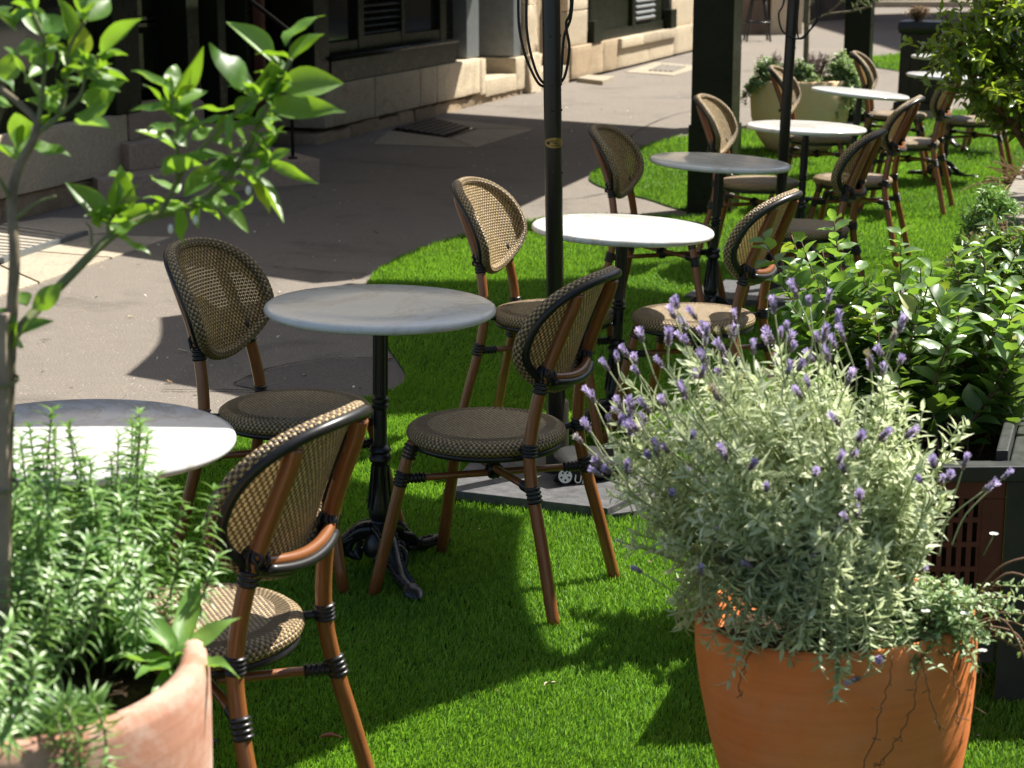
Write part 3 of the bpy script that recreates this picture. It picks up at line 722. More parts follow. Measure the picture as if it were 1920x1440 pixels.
CH = [('rattan chair nearest the camera, seen from behind beside the left terracotta pot', -.580, 3.31, 155),
      ('shaded rattan chair on the asphalt side, left of the grey veined middle table', -.575, 4.93, -22),
      ('rattan chair seen from behind right of the middle table, in front of the umbrella base', -.062, 4.72, 155),
      ('sunlit backed rattan chair just left of the near umbrella pole', .135, 6.27, -20),
      ('rattan chair seen from behind between the bright table and the lavender', .60, 6.20, 155),
      ('shaded rattan chair far left, its back over the asphalt behind the bright table', .66, 8.14, -20),
      ('dark shaded rattan chair seen from behind right of the thin far pole', 1.245, 8.17, 158),
      ('rattan chair with sunlit back in front of the wide square post', 1.255, 9.75, -20),
      ('rattan chair seen from behind with half lit seat, right of the second pole table', 1.76, 9.88, 160),
      ('rattan chair half hidden by the thin far pole, in front of the tan pot', 1.92, 12.0, -18),
      ('rattan chair with upright back seen from behind, in front of the dark bin', 2.40, 11.72, 160),
      ('pale sunlit rattan chair right of the tan pot, its back against the far post', 2.70, 13.55, -16),
      ('far rattan chair under the bush with seat in light and shade', 3.14, 13.15, 160),
      ('farthest rattan chair, only its sunlit seat and legs showing beyond the bush', 3.78, 15.05, 160)]
for lab, x, y, a in CH: chair(lab, x, y, a)

# ------------------------------------------------------------------ marble bistro table
def table_parts():
    P = []
    def add(nm, mb, m, **k): P.append((nm, mb.mesh(nm, M[m], **k)))
    prof = [(.0001, .72), (.15, .72), (.285, .72), (.2925, .7185), (.2975, .7145), (.2998, .7085), (.2985, .7025), (.294, .698), (.287, .696), (.15, .696), (.0001, .696)]
    add('marble_top', MB().lathe([(r, z) for r, z in prof], 72), 'marble')
    add('top_plate', MB().lathe([(.06, .6955), (.09, .693), (.09, .688), (.022, .680)], 20), 'iron')
    col = [(.018, .684), (.0165, .66), (.0165, .475), (.0225, .47), (.0225, .462), (.0185, .458), (.0225, .454), (.0225, .446), (.0175, .440), (.0185, .345), (.026, .340), (.030, .330), (.0235, .322),
           (.030, .313), (.030, .305), (.022, .296), (.020, .22), (.024, .20), (.031, .165), (.030, .15), (.024, .14), (.030, .13), (.033, .118), (.027, .108), (.033, .10), (.040, .085), (.046, .06), (.042, .045)]
    col_ = MB().lathe([(r, z) for r, z in col], 20)
    fl = col_
    for k in range(8):                       # fluting ribs on the shaft
        a = k * math.pi / 4; fl.tube([(.0172 * math.cos(a), .0172 * math.sin(a), .655), (.0172 * math.cos(a), .0172 * math.sin(a), .48)], .0028, 5)
        fl.tube([(.0205 * math.cos(a), .0205 * math.sin(a), .29), (.031 * math.cos(a), .031 * math.sin(a), .17)], .004, 5)
    add('column', fl, 'iron', auto=40)
    ft = MB(); path = smooth_path([(.02, 0, .115), (.06, 0, .105), (.115, 0, .055), (.17, 0, .028), (.225, 0, .024), (.262, 0, .018)], 6)
    n = len(path); ft.tube(path, [lerp(.030, .0125, i / n) for i in range(n)], 10, flat=.75)
    for s in (-1, 1):                        # rope edges
        fine = smooth_path([(p.x, s * lerp(.024, .010, i / n), p.z + lerp(.016, .008, i / n)) for i, p in enumerate(path)], 5)
        ft.tube(fine, [.0048 + .0022 * math.cos(i * 1.45) for i in range(len(fine))], 7)
    ft.tube([(.215, 0, .022), (.24, 0, .026), (.268, 0, .018), (.292, 0, .010)], [.014, .024, .027, .012], 12, flat=.6)
    for s in (-1, 1): ft.tube(smooth_path([(.07, s * .02, .09), (.10, s * .035, .075), (.115, s * .03, .045), (.095, s * .02, .04), (.088, s * .022, .055)], 5), .007, 7)
    ft.lathe([(.0001, .0), (.016, .002), (.018, .012), (.0001, .02)], 10, (.255, 0, -.002))
    fm = ft.mesh('foot', M['iron'], auto=60)
    sc_ = MB()
    for k in range(3):
        a = R(60 + 120 * k); d = Vector((math.cos(a), math.sin(a), 0)); e = Vector((-d.y, d.x, 0))
        sc_.tube(smooth_path([d * .03 + Vector((0, 0, .10)), d * .07 + Vector((0, 0, .085)), d * .085 + Vector((0, 0, .05)), d * .06 + Vector((0, 0, .038)), d * .055 + Vector((0, 0, .06))], 5), [.012] * 21, 8)
        for s in (-1, 1): sc_.tube(smooth_path([d * .05 + e * s * .01 + Vector((0, 0, .075)), d * .06 + e * s * .035 + Vector((0, 0, .06)), d * .05 + e * s * .04 + Vector((0, 0, .04))], 4), .007, 7)
    add('scroll', sc_, 'iron')
    return P, fm
TP, FOOT = table_parts()
def table(label, x, y, fdeg, roll=0.0, spin=0):
    t = thing('marble_table', label, 'table', (x, y, .006), 0, 'round marble cafe tables')
    t.rotation_euler = (0, R(roll), 0)
    for nm, me in TP: mobj(nm, me, t).rotation_euler = (0, 0, R(spin) if nm == 'marble_top' else 0)
    for k in range(3): mobj('foot', FOOT, t).rotation_euler = (0, 0, R(fdeg + 120 * k))
table('marble table at the left edge, partly hidden behind the rosemary', -.840, 3.54, 40, 1.0, 20)
table('shaded marble table with brown vein, in the middle between two near chairs', -.352, 4.87, 53, 1.0, 0)
table('brightly sunlit marble table cut by the near umbrella pole', .335, 6.235, 75, 2.2, 70)
table('grey shaded glossy marble table in front of the wide square post', .846, 8.14, 20, 3.0, 130)
table('sunlit marble table cut by the thin far umbrella pole', 1.452, 9.66, 95, 1.8, 200)
table('tilted sunlit marble table just right of the tan pot', 2.07, 11.85, 35, 5.0, 250)
table('small far marble table in front of the dark bin, half behind a chair', 2.97, 13.27, 10, 2.5, 300)
table('farthest marble table against the dark bin, half hidden by the bush', 3.43, 15.35, 60, 2.0, 330)

# ------------------------------------------------------------------ market umbrellas
def umbrella(label, x, y, top_dx, slabs, bag=None, cables=(), plaque=False, rim=2.2, ang0=-18.9, rad=1.5, rp=.0262, dy=0.0):
    t = thing('patio_umbrella', label, 'umbrella', (x, y, 0), 0, 'patio umbrellas between the tables')
    tx = lambda z: top_dx * z
    H_ = 2.62
    MB().tube([(tx(.04), 0, .05), (tx(1.0), dy, 1.0), (tx(H_), dy * H_, H_)], rp, 20).build('pole', M['pole'], t, org=(0, 0, 0))
    MB().lathe([(.06, .045), (.06, .055), (.036, .06), (.034, .26), (.030, .265)], 20, (tx(.1), 0, 0)).build('base_sleeve', M['pole'], t, org=(0, 0, 0), auto=40)
    for z in (1.155, 1.23, 1.37, .97):
        for a in (-95, -12): 
            b = MB(); d = Vector((math.cos(R(a)), math.sin(R(a)), 0)); c = Vector((tx(z), dy * z, z)) + d * rp
            b.tube([c - d * .001, c + d * .0025], .0035, 8); b.build('rivet', M['iron'], t, org=(0, 0, 0))
    for poly, z0, z1 in slabs: MB().prism([(p[0] - x, p[1] - y) for p in poly], z0, z1).build('base_slab', M['plate'], t, smooth=False, bevel=.004, org=(0, 0, 0))
    # canopy: eight cloth panels, ribs and hub (above the picture)
    apex = Vector((tx(H_), dy * H_, rim + .48)); V = [Vector((tx(rim) + rad * math.cos(R(ang0 + 45 * k)), dy * rim + rad * math.sin(R(ang0 + 45 * k)), rim)) for k in range(8)]
    for k in range(8):
        a, b = V[k], V[(k + 1) % 8]; vs = []; n = 6
        for i in range(n + 1):
            for j in range(n + 1):
                e = a.lerp(b, j / n); sag = math.sin(math.pi * j / n) * .06 * (i / n)
                q = apex.lerp(e, i / n); q = q + (Vector((tx(rim), dy * rim, rim)) - e).normalized() * sag * .9; q.z -= .05 * math.sin(math.pi * i / n) * math.sin(math.pi * j / n); vs.append(q)
        MB().add(vs, [(i * (n + 1) + j, (i + 1) * (n + 1) + j, (i + 1) * (n + 1) + j + 1, i * (n + 1) + j + 1) for i in range(n) for j in range(n)]).build('canopy_panel', M['canvas'], t, org=(0, 0, 0))
        MB().tube([apex.lerp(a, .02) - Vector((0, 0, .02)), a - Vector((0, 0, .02))], .009, 6).build('rib', M['pole'], t, org=(0, 0, 0))
    MB().lathe([(.05, rim + .36), (.06, rim + .40), (.05, rim + .44)], 12, (tx(H_), dy * H_, 0)).build('hub', M['pole'], t, org=(0, 0, 0))
    for pts in cables: MB().tube(smooth_path([(p[0] - x, p[1] - y, p[2]) for p in pts], 8), .0042, 7).build('cable', M['cable'], t, org=(0, 0, 0))
    if plaque:
        zc = 1.06; c = Vector((tx(zc), dy * zc, zc)); vs = [c + Vector((math.sin(R(12)) * (rp + .0012), -math.cos(R(12)) * (rp + .0012), 0))]; nn = 28
        for i in range(nn):
            a = 2 * math.pi * i / nn; th = R(12) + math.cos(a) * .034 / rp; vs.append(c + Vector((math.sin(th) * (rp + .0012), -math.cos(th) * (rp + .0012), math.sin(a) * .0155)))
        pl = MB()
        # fan in rings so the oval follows the round pole
        rings = []
        for k in (0.0, .33, .66, 1.0):
            rings.append([c + Vector((math.sin(R(12) + k * math.cos(2 * math.pi * i / nn) * .034 / rp) * (rp + .0014), -math.cos(R(12) + k * math.cos(2 * math.pi * i / nn) * .034 / rp) * (rp + .0014), k * math.sin(2 * math.pi * i / nn) * .0155)) for i in range(nn)])
        vs = sum(rings, []); pl.add(vs, [(j * nn + i, j * nn + (i + 1) % nn, (j + 1) * nn + (i + 1) % nn, (j + 1) * nn + i) for j in range(3) for i in range(nn)])
        p_ = pl.build('plaque', M['brass'], t, org=(0, 0, 0))
        en = MB()
        def arcbar(t0, t1, z, h):
            n = 8; vv = []
            for i in range(n + 1):
                th = lerp(t0, t1, i / n); d = Vector((math.sin(th), -math.cos(th), 0)) * (rp + .0022); vv += [c + d + Vector((0, 0, z - h)), c + d + Vector((0, 0, z + h))]
            en.add(vv, [(2 * i, 2 * i + 2, 2 * i + 3, 2 * i + 1) for i in range(n)])
        for k in range(7): arcbar(-.25 + k * .095, -.25 + k * .095 + .075, .0055 + .0006 * (k % 2), .0016)
        for k in range(4): arcbar(-.02 + k * .11, -.02 + k * .11 + .085, -.001, .0018)
        arcbar(-.25, .7, -.007, .0008)
        en.build('engraving', M['iron'], p_, org=(0, 0, 0))
        th = -.55; d = Vector((math.sin(th), -math.cos(th), 0)); MB().tube([c + d * rp, c + d * (rp + .0035)], .0048, 10).build('screw', M['iron'], p_, org=(0, 0, 0))
    return t
S1 = [([(-.205, 5.50), (.275, 5.305), (.56, 5.74), (-.10, 5.93)], .012, .045), ([(.285, 5.30), (.36, 5.33), (.64, 5.72), (.57, 5.735)], .010, .030)]
cab1 = [[(.115, 5.70, 2.1), (.035, 5.69, 1.75), (.018, 5.685, 1.47), (.03, 5.685, 1.34), (.07, 5.685, 1.24), (.10, 5.69, 1.218), (.13, 5.70, 1.222), (.155, 5.70, 1.25), (.168, 5.70, 1.33), (.158, 5.70, 1.40), (.172, 5.70, 1.47), (.16, 5.70, 1.8), (.13, 5.705, 2.1)],
        [(.118, 5.70, 2.1), (.05, 5.69, 1.75), (.042, 5.685, 1.47), (.046, 5.685, 1.36), (.072, 5.685, 1.26), (.105, 5.69, 1.222), (.14, 5.70, 1.23), (.152, 5.705, 1.36), (.176, 5.705, 1.46), (.17, 5.70, 1.8), (.132, 5.705, 2.1)]]
u1 = umbrella('near dark umbrella pole with brass tag, standing on a dark slab between tables', .142, 5.726, -.020, S1, None, cab1, True, rim=2.2, rad=1.52, dy=-.065)
S2 = [([(.86, 8.62), (1.36, 8.42), (1.56, 8.80), (1.02, 9.06)], .012, .05), ([(1.38, 8.40), (1.80, 8.50), (1.95, 8.86), (1.58, 8.80)], .010, .045), ([(.80, 8.75), (.87, 8.64), (1.0, 9.06), (.96, 9.1)], .010, .035)]
cab2 = [[(1.27, 8.8, 2.1), (1.235, 8.79, 1.6), (1.222, 8.79, 1.37), (1.20, 8.79, 1.31), (1.215, 8.79, 1.24), (1.25, 8.79, 1.21), (1.30, 8.79, 1.20), (1.35, 8.79, 1.245), (1.385, 8.79, 1.30), (1.382, 8.80, 1.37), (1.34, 8.8, 1.7), (1.28, 8.8, 2.1)],
        [(1.275, 8.8, 2.1), (1.29, 8.79, 1.5), (1.285, 8.79, 1.24), (1.31, 8.79, 1.20), (1.355, 8.79, 1.255), (1.375, 8.79, 1.31), (1.365, 8.80, 1.38), (1.33, 8.8, 1.7), (1.28, 8.8, 2.1)]]
u2 = umbrella('thin far dark umbrella pole with looped cable, slab base behind the lavender', 1.226, 8.826, .030, S2, None, cab2, False, rim=2.2, rp=.0245)
# black weight bag with printed star emblem lying on the near slab
bgt = thing('weight_bag', 'black fabric weight bag with white star emblem on the umbrella slab', 'bag', (.30, 5.66, .046))
def bag_mesh():
    mb = MB(); sec = []
    for i in range(9):
        t = i / 8; cx = lerp(.135, .38, t); cy = lerp(5.615, 5.70, t); hw = lerp(.10, .075, t) * (1 - .3 * (abs(t - .4) * 1.6) ** 3); hh = .105 * (1 - .55 * t) * (.75 + .25 * math.sin(t * 3))
        ring = []
        for k in range(14):
            a = 2 * math.pi * k / 14; ring.append((cx + .012 * math.sin(a * 3 + i), cy + hw * math.copysign(abs(math.cos(a)) ** .6, math.cos(a)), .0465 + hh / 2 + hh / 2 * math.copysign(abs(math.sin(a)) ** .6, math.sin(a))))
        sec.append(ring)
    vs = sum(sec, []); n = 14
    mb.add(vs, [(i * n + k, (i + 1) * n + k, (i + 1) * n + (k + 1) % n, i * n + (k + 1) % n) for i in range(8) for k in range(n)] + [tuple(range(n)), tuple(reversed(range(8 * n, 9 * n)))])
    return mb
body = bag_mesh().build('bag_body', M['bag'], bgt)
def emblem(c, r, nrm, upv):
    nrm = Vector(nrm).normalized(); rt = Vector(upv).cross(nrm).normalized(); up = nrm.cross(rt)
    P = lambda x, y: Vector(c) + rt * x + up * y
    mb = MB(); vs = [P(r * math.cos(2 * math.pi * k / 32), r * math.sin(2 * math.pi * k / 32)) for k in range(32)]
    mb.add(vs, [tuple(range(32))]); mb.build('emblem_disc', M['white'], bgt, smooth=False)
    # dark gaps between the arms of the star
    for k in range(5):
        a = R(90 + 36 + 72 * k); d = lambda rr, aa: P(rr * math.cos(aa), rr * math.sin(aa)) + nrm * .0012
        MB().add([d(r * .36, a), d(r * .62, a - .30), d(r * .78, a - .02), d(r * .62, a + .30)], [(0, 1, 2, 3)]).build('emblem_gap', M['bag'], bgt, smooth=False)
emblem((.158, 5.488, .088), .0205, (.06, -1, .34), (0, 0, 1))
fc = bpy.data.curves.new('lettering', 'FONT'); fc.body = 'Um'; fc.size = .034; fc.extrude = .0005; fc.materials.append(M['white'])
fo = bpy.data.objects.new('lettering', fc); C.objects.link(fo)
bpy.context.view_layer.update(); dg = bpy.context.evaluated_depsgraph_get(); fme = bpy.data.meshes.new_from_object(fo.evaluated_get(dg)); bpy.data.objects.remove(fo)
lt = mobj('lettering', fme, bgt); lt.location = Vector((.183, 5.486, .070)) - Vector(bgt.location); lt.rotation_euler = (R(72), R(10), R(6))

# ------------------------------------------------------------------ foliage tools
def leaf_template(segs=3, fold=.22, curl=.18, shape=.85, tip=1.0, wave=0.0):
    """unit leaf: x 0..1 along, half width .5 in y; returns verts (n,3), quads"""
    V = []; F = []
    for i in range(segs + 1):
        t = i / segs; ww = max(.02, math.sin(math.pi * min(1, t ** shape)) ** tip) * .5
        z = -curl * t * t + wave * .06 * math.sin(t * 9)
        V += [(t, -ww, z + fold * ww), (t, 0, z), (t, ww, z + fold * ww + wave * .05 * math.sin(t * 12))]
    for i in range(segs):
        a = i * 3; F += [(a, a + 3, a + 4, a + 1), (a + 1, a + 4, a + 5, a + 2)]
    return np.array(V), np.array(F)
def frames(D, Nn):
    D = D / np.linalg.norm(D, axis=1, keepdims=True); Y = np.cross(Nn, D); ln = np.linalg.norm(Y, axis=1, keepdims=True); Y = Y / np.maximum(ln, 1e-6)
    return D, Y, np.cross(D, Y)
def leafset(name, P, D, Nn, L, Wd, m, tmpl):
    TV, TF = tmpl; D, Y, Z = frames(D, Nn); k = len(P); nv = len(TV)
    V = P[:, None] + TV[None, :, 0, None] * (D * L[:, None])[:, None] + TV[None, :, 1, None] * (Y * Wd[:, None])[:, None] + TV[None, :, 2, None] * (Z * L[:, None])[:, None]
    F = (TF[None] + (np.arange(k) * nv)[:, None, None]).reshape(-1, 4)
    return np_mesh(name, V.reshape(-1, 3), F, m)
def leaf_objects(name, P, D, Nn, L, Wd, meshes, parent):
    D, Y, Z = frames(D, Nn); o3 = Vector(parent.location)
    for i in range(len(P)):
        o = mobj(name, meshes[i % len(meshes)], parent)
        mt = Matrix((D[i] * L[i], Y[i] * Wd[i], Z[i] * L[i])).transposed().to_4x4(); mt.translation = Vector(P[i]) - o3
        o.matrix_local = mt
def tmpl_mesh(name, tm, m):
    return np_mesh(name, tm[0], tm[1], m)
T_small = leaf_template(2, .2, .15, .8); T_mid = leaf_template(4, .3, .2, .85); T_big = [leaf_template(8, f, c, s, 1.0, w_) for f, c, s, w_ in ((.32, .16, .85, 0), (.22, .30, .8, .6), (.42, .05, .9, .3), (.15, .4, .85, 1.0))]
def unit(v): return v / np.linalg.norm(v, axis=-1, keepdims=True)
def pot(label, cx, cy, prof, m, soil_r, soil_z, tilt=(0, 0), nm='terracotta_pot'):
    t = thing(nm, label, 'pot', (cx, cy, 0)); t.rotation_euler = (R(tilt[0]), R(tilt[1]), 0)
    MB().lathe(prof, 64).build('pot_body', m, t, org=(0, 0, 0))
    vs = [(0, 0, soil_z)]; fs = []
    sm = MB(); n = 40
    for j in range(1, 5):
        for i in range(n):
            a = 2 * math.pi * i / n; r = soil_r * j / 4; vs.append((r * math.cos(a), r * math.sin(a), soil_z + random.uniform(-.008, .012)))
    fs += [(0, 1 + i, 1 + (i + 1) % n) for i in range(n)]
    for j in range(3): fs += [(1 + j * n + i, 1 + (j + 1) * n + i, 1 + (j + 1) * n + (i + 1) % n, 1 + j * n + (i + 1) % n) for i in range(n)]
    sm.add(vs, fs).build('soil', M['soil'], t, org=(0, 0, 0))
    k = 260; a = rng.uniform(0, 6.283, k); r = soil_r * np.sqrt(rng.uniform(0, 1, k)) * .97
    P = np.column_stack([r * np.cos(a), r * np.sin(a), np.full(k, soil_z + .012)]); D = np.column_stack([rng.normal(0, 1, k), rng.normal(0, 1, k), rng.normal(0, .25, k)])
    me = leafset('mulch', P, D, np.column_stack([rng.normal(0, .3, k), rng.normal(0, .3, k), np.ones(k)]), rng.uniform(.012, .03, k), rng.uniform(.006, .014, k), M['mulch'], leaf_template(1, 0, .1))
    o = mobj('mulch', me, t); o['kind'] = 'stuff'
    return t

# ------------------------------------------------------------------ front left: weathered pot, rosemary, staked citrus tree
PX, PY, PZ = -.697, 2.328, .74
pot('big weathered pink terracotta pot at the lower left corner', PX, PY,
    [(.0001, 0), (.20, 0), (.235, .05), (.285, .30), (.302, .55), (.304, .66), (.303, .715), (.299, .735), (.290, .741), (.278, .741), (.268, .735), (.264, .715), (.262, .60), (.0001, .58)], M['terra_old'], .262, .665)

def rosemary():
    t = thing('rosemary_bush', 'green needle leaved rosemary growing in the weathered pot at lower left', 'shrub', (PX, PY, .665)); Pl = []; Dl = []; Nl = []; Ll = []; Wl = []; st = MB()
    rr = random.Random(3); stems = []
    for k in range(400):
        a = rr.uniform(0, 6.283); r = .255 * math.sqrt(rr.random()); bx, by = PX + .0 + r * math.cos(a), PY + r * math.sin(a)
        if bx > -.63 and by < 2.47: continue
        lean = Vector((rr.uniform(-.7, .6), rr.uniform(-.6, .5), 1)).normalized()
        tall = .175 + .18 * math.exp(-((bx + .58) / .10) ** 2) * (1 if by > PY - .06 else .35) + rr.uniform(-.05, .03) + (.10 if rr.random() < .14 and bx < -.53 and by > PY else 0)
        if bx > PX + .05: lean = Vector((rr.uniform(-.5, .25), lean.y, 1)).normalized()
        stems.append((Vector((bx, by, .665)), lean, tall))
    for x, y, lx, ly, h in ((-.50, 2.50, .45, .1, .20), (-.49, 2.51, .6, .2, .19), (-.48, 2.50, .5, .0, .17), (-.52, 2.51, .5, .1, .24), (-.50, 2.50, .15, .1, .24), (-.49, 2.49, .22, .2, .22), (-.52, 2.50, .1, .1, .28), (-.54, 2.48, .1, .0, .30), (-.50, 2.48, .3, -.1, .19), (-.52, 2.47, .2, -.2, .22), (-.56, 2.47, .1, -.15, .26), (-.58, 2.48, .1, .1, .30), (-.62, 2.07, -.05, -.8, .12), (-.58, 2.08, .15, -.9, .15), (-.67, 2.1, -.1, -.4, .18)):
        stems.append((Vector((x, y, .665)), Vector((lx, ly, 1)).normalized(), h))
    hang = [[(-.58, 2.22, .675), (-.53, 2.12, .765), (-.505, 2.075, .745), (-.50, 2.065, .69), (-.495, 2.062, .645)], [(-.60, 2.2, .675), (-.54, 2.10, .762), (-.52, 2.07, .74), (-.515, 2.06, .69)], [(-.56, 2.22, .675), (-.50, 2.13, .765), (-.475, 2.085, .75), (-.472, 2.075, .71)]]
    paths = []
    for b, d, h in stems:
        side = Vector((rr.uniform(-1, .7 if b.x < -.6 else .2), rr.uniform(-1, 1), 0)) * .13
        paths.append(smooth_path([b, b + d * h * .35 + side * .4, b + d * h * .7 + side, b + d * h + side * 1.2 + Vector((0, 0, h * .06))], 6))
    for h in hang: paths.append(smooth_path(h, 6))
    for p in paths:
        n = len(p); st.tube(p, [lerp(.0028, .0012, i / n) for i in range(n)], 5)
        L = sum((p[i + 1] - p[i]).length for i in range(n - 1)); s = .035
        while s < L + .004:
            q = s; i = 0
            while i < n - 2 and q > (p[i + 1] - p[i]).length: q -= (p[i + 1] - p[i]).length; i += 1
            d = (p[i + 1] - p[i]); ln = d.length; d = d / ln; c = p[i] + d * min(q, ln)
            a0 = rr.uniform(0, 6.28); m_ = 4
            for j in range(m_):
                a = a0 + j * 6.283 / m_ + rr.uniform(-.4, .4); up = Vector((0, 0, 1)) if abs(d.z) < .9 else Vector((1, 0, 0)); e1 = d.cross(up).normalized(); e2 = d.cross(e1)
                o = e1 * math.cos(a) + e2 * math.sin(a); near = max(0, 1 - (L - s) / .05)
                dd = (o * lerp(1.0, .55, near) + d * rr.uniform(.3, .8) * lerp(.8, 1.6, near)).normalized()
                Pl.append(c); Dl.append(dd); Nl.append((d * 1.0 - o * .3).normalized()); Ll.append(rr.uniform(.020, .034) * lerp(1, .7, near)); Wl.append(rr.uniform(.0042, .0064))
            s += rr.uniform(.0085, .0125)
    A = lambda l: np.array([tuple(v) for v in l])
    me = leafset('needle_leaves', A(Pl), A(Dl), A(Nl), np.array(Ll), np.array(Wl), M['rosemary'], leaf_template(4, .15, .62, .6, .6))
    me.transform(Matrix.Translation(-Vector(t.location))); o = mobj('needle_leaves', me, t); o['kind'] = 'stuff'
    st.build('stems', M['greenbark'], t)['kind'] = 'stuff'
rosemary()

CIT = [(-0.304,2.48,1.492,-0.359,2.494,1.549,0.031), (-0.29,2.494,1.512,-0.255,2.524,1.562,0.031), (-0.284,2.489,1.492,-0.244,2.518,1.528,0.02), (-0.316,2.432,1.467,-0.384,2.425,1.5,0.034), (-0.304,2.505,1.459,-0.221,2.512,1.468,0.033), (-0.314,2.502,1.431,-0.227,2.466,1.441,0.027), (-0.314,2.468,1.45,-0.302,2.442,1.495,0.044), (-0.345,2.474,1.427,-0.4,2.474,1.452,0.02), (-0.349,2.431,1.438,-0.315,2.403,1.453,0.016), (-0.363,2.452,1.416,-0.335,2.481,1.397,0.016), (-0.318,2.491,1.377,-0.302,2.459,1.409,0.029), (-0.315,2.494,1.367,-0.264,2.46,1.343,0.014), (-0.352,2.479,1.353,-0.286,2.445,1.305,0.025), (-0.42,2.39,1.458,-0.466,2.415,1.5,0.016), (-0.421,2.407,1.456,-0.378,2.379,1.515,0.022), (-0.437,2.469,1.455,-0.427,2.493,1.495,0.019), (-0.423,2.413,1.439,-0.386,2.445,1.465,0.023), (-0.429,2.433,1.434,-0.481,2.442,1.447,0.016), (-0.414,2.406,1.425,-0.408,2.437,1.452,0.018), (-0.424,2.445,1.406,-0.469,2.478,1.428,0.018), (-0.431,2.461,1.385,-0.47,2.44,1.416,0.018), (-0.444,2.419,1.358,-0.372,2.387,1.399,0.023), (-0.438,2.402,1.356,-0.382,2.362,1.378,0.018), (-0.401,2.414,1.401,-0.379,2.417,1.418,0.014), (-0.515,2.43,1.291,-0.564,2.44,1.348,0.025), (-0.508,2.457,1.299,-0.491,2.437,1.356,0.037), (-0.511,2.495,1.286,-0.457,2.489,1.305,0.022), (-0.513,2.455,1.27,-0.462,2.449,1.262,0.012), (-0.495,2.486,1.34,-0.512,2.446,1.359,0.018), (-0.433,2.508,1.334,-0.468,2.465,1.336,0.022), (-0.427,2.49,1.319,-0.381,2.513,1.356,0.027), (-0.418,2.431,1.309,-0.432,2.449,1.274,0.02), (-0.378,2.459,1.309,-0.338,2.461,1.281,0.019), (-0.366,2.431,1.316,-0.322,2.389,1.317,0.014), (-0.413,2.444,1.321,-0.379,2.476,1.294,0.016), (-0.381,2.446,1.342,-0.345,2.461,1.329,0.02), (-0.362,2.504,1.345,-0.343,2.535,1.371,0.018), (-0.335,2.458,1.34,-0.305,2.441,1.313,0.016), (-0.389,2.472,1.324,-0.36,2.489,1.34,0.019), (-0.45,2.439,1.305,-0.417,2.454,1.322,0.016), (-0.581,2.414,1.528,-0.608,2.438,1.572,0.025), (-0.538,2.353,1.528,-0.575,2.384,1.565,0.025), (-0.536,2.357,1.527,-0.541,2.34,1.577,0.022), (-0.524,2.399,1.548,-0.536,2.427,1.587,0.025), (-0.516,2.377,1.549,-0.494,2.406,1.577,0.022), (-0.532,2.394,1.506,-0.525,2.374,1.544,0.025), (-0.5,2.375,1.505,-0.448,2.345,1.553,0.024), (-0.593,2.356,1.476,-0.583,2.323,1.524,0.027), (-0.599,2.405,1.479,-0.579,2.44,1.496,0.018), (-0.526,2.363,1.486,-0.512,2.322,1.509,0.029), (-0.545,2.429,1.468,-0.501,2.427,1.495,0.016), (-0.523,2.382,1.445,-0.487,2.356,1.478,0.029), (-0.515,2.398,1.467,-0.495,2.419,1.484,0.022), (-0.553,2.386,1.451,-0.596,2.375,1.47,0.025), (-0.552,2.354,1.436,-0.598,2.383,1.455,0.02), (-0.533,2.353,1.438,-0.481,2.347,1.444,0.018), (-0.548,2.417,1.419,-0.498,2.383,1.427,0.023), (-0.596,2.409,1.42,-0.65,2.44,1.407,0.029), (-0.616,2.4,1.384,-0.612,2.418,1.42,0.027), (-0.589,2.359,1.395,-0.546,2.348,1.403,0.022), (-0.607,2.362,1.378,-0.648,2.385,1.407,0.025), (-0.62,2.374,1.478,-0.606,2.365,1.512,0.023), (-0.64,2.43,1.55,-0.627,2.453,1.564,0.018), (-0.65,2.428,1.488,-0.618,2.419,1.474,0.029), (-0.571,2.389,1.435,-0.599,2.402,1.41,0.019), (-0.619,2.388,1.445,-0.642,2.367,1.459,0.025), (-0.563,2.382,1.497,-0.579,2.349,1.518,0.019), (-0.581,2.38,1.504,-0.614,2.414,1.534,0.02), (-0.523,2.427,1.488,-0.54,2.432,1.51,0.018), (-0.559,2.39,1.471,-0.573,2.372,1.443,0.018), (-0.6,2.357,1.537,-0.618,2.334,1.563,0.02), (-0.539,2.413,1.449,-0.517,2.437,1.454,0.016), (-0.576,2.379,1.419,-0.556,2.397,1.434,0.018), (-0.593,2.332,1.201,-0.555,2.343,1.23,0.02), (-0.597,2.323,1.206,-0.61,2.339,1.221,0.016), (-0.609,2.299,1.19,-0.629,2.31,1.21,0.022), (-0.598,2.292,1.178,-0.56,2.286,1.198,0.018), (-0.622,2.332,1.16,-0.606,2.342,1.154,0.015), (-0.602,2.294,1.195,-0.629,2.324,1.147,0.019), (-0.611,2.322,1.196,-0.632,2.323,1.175,0.018)]
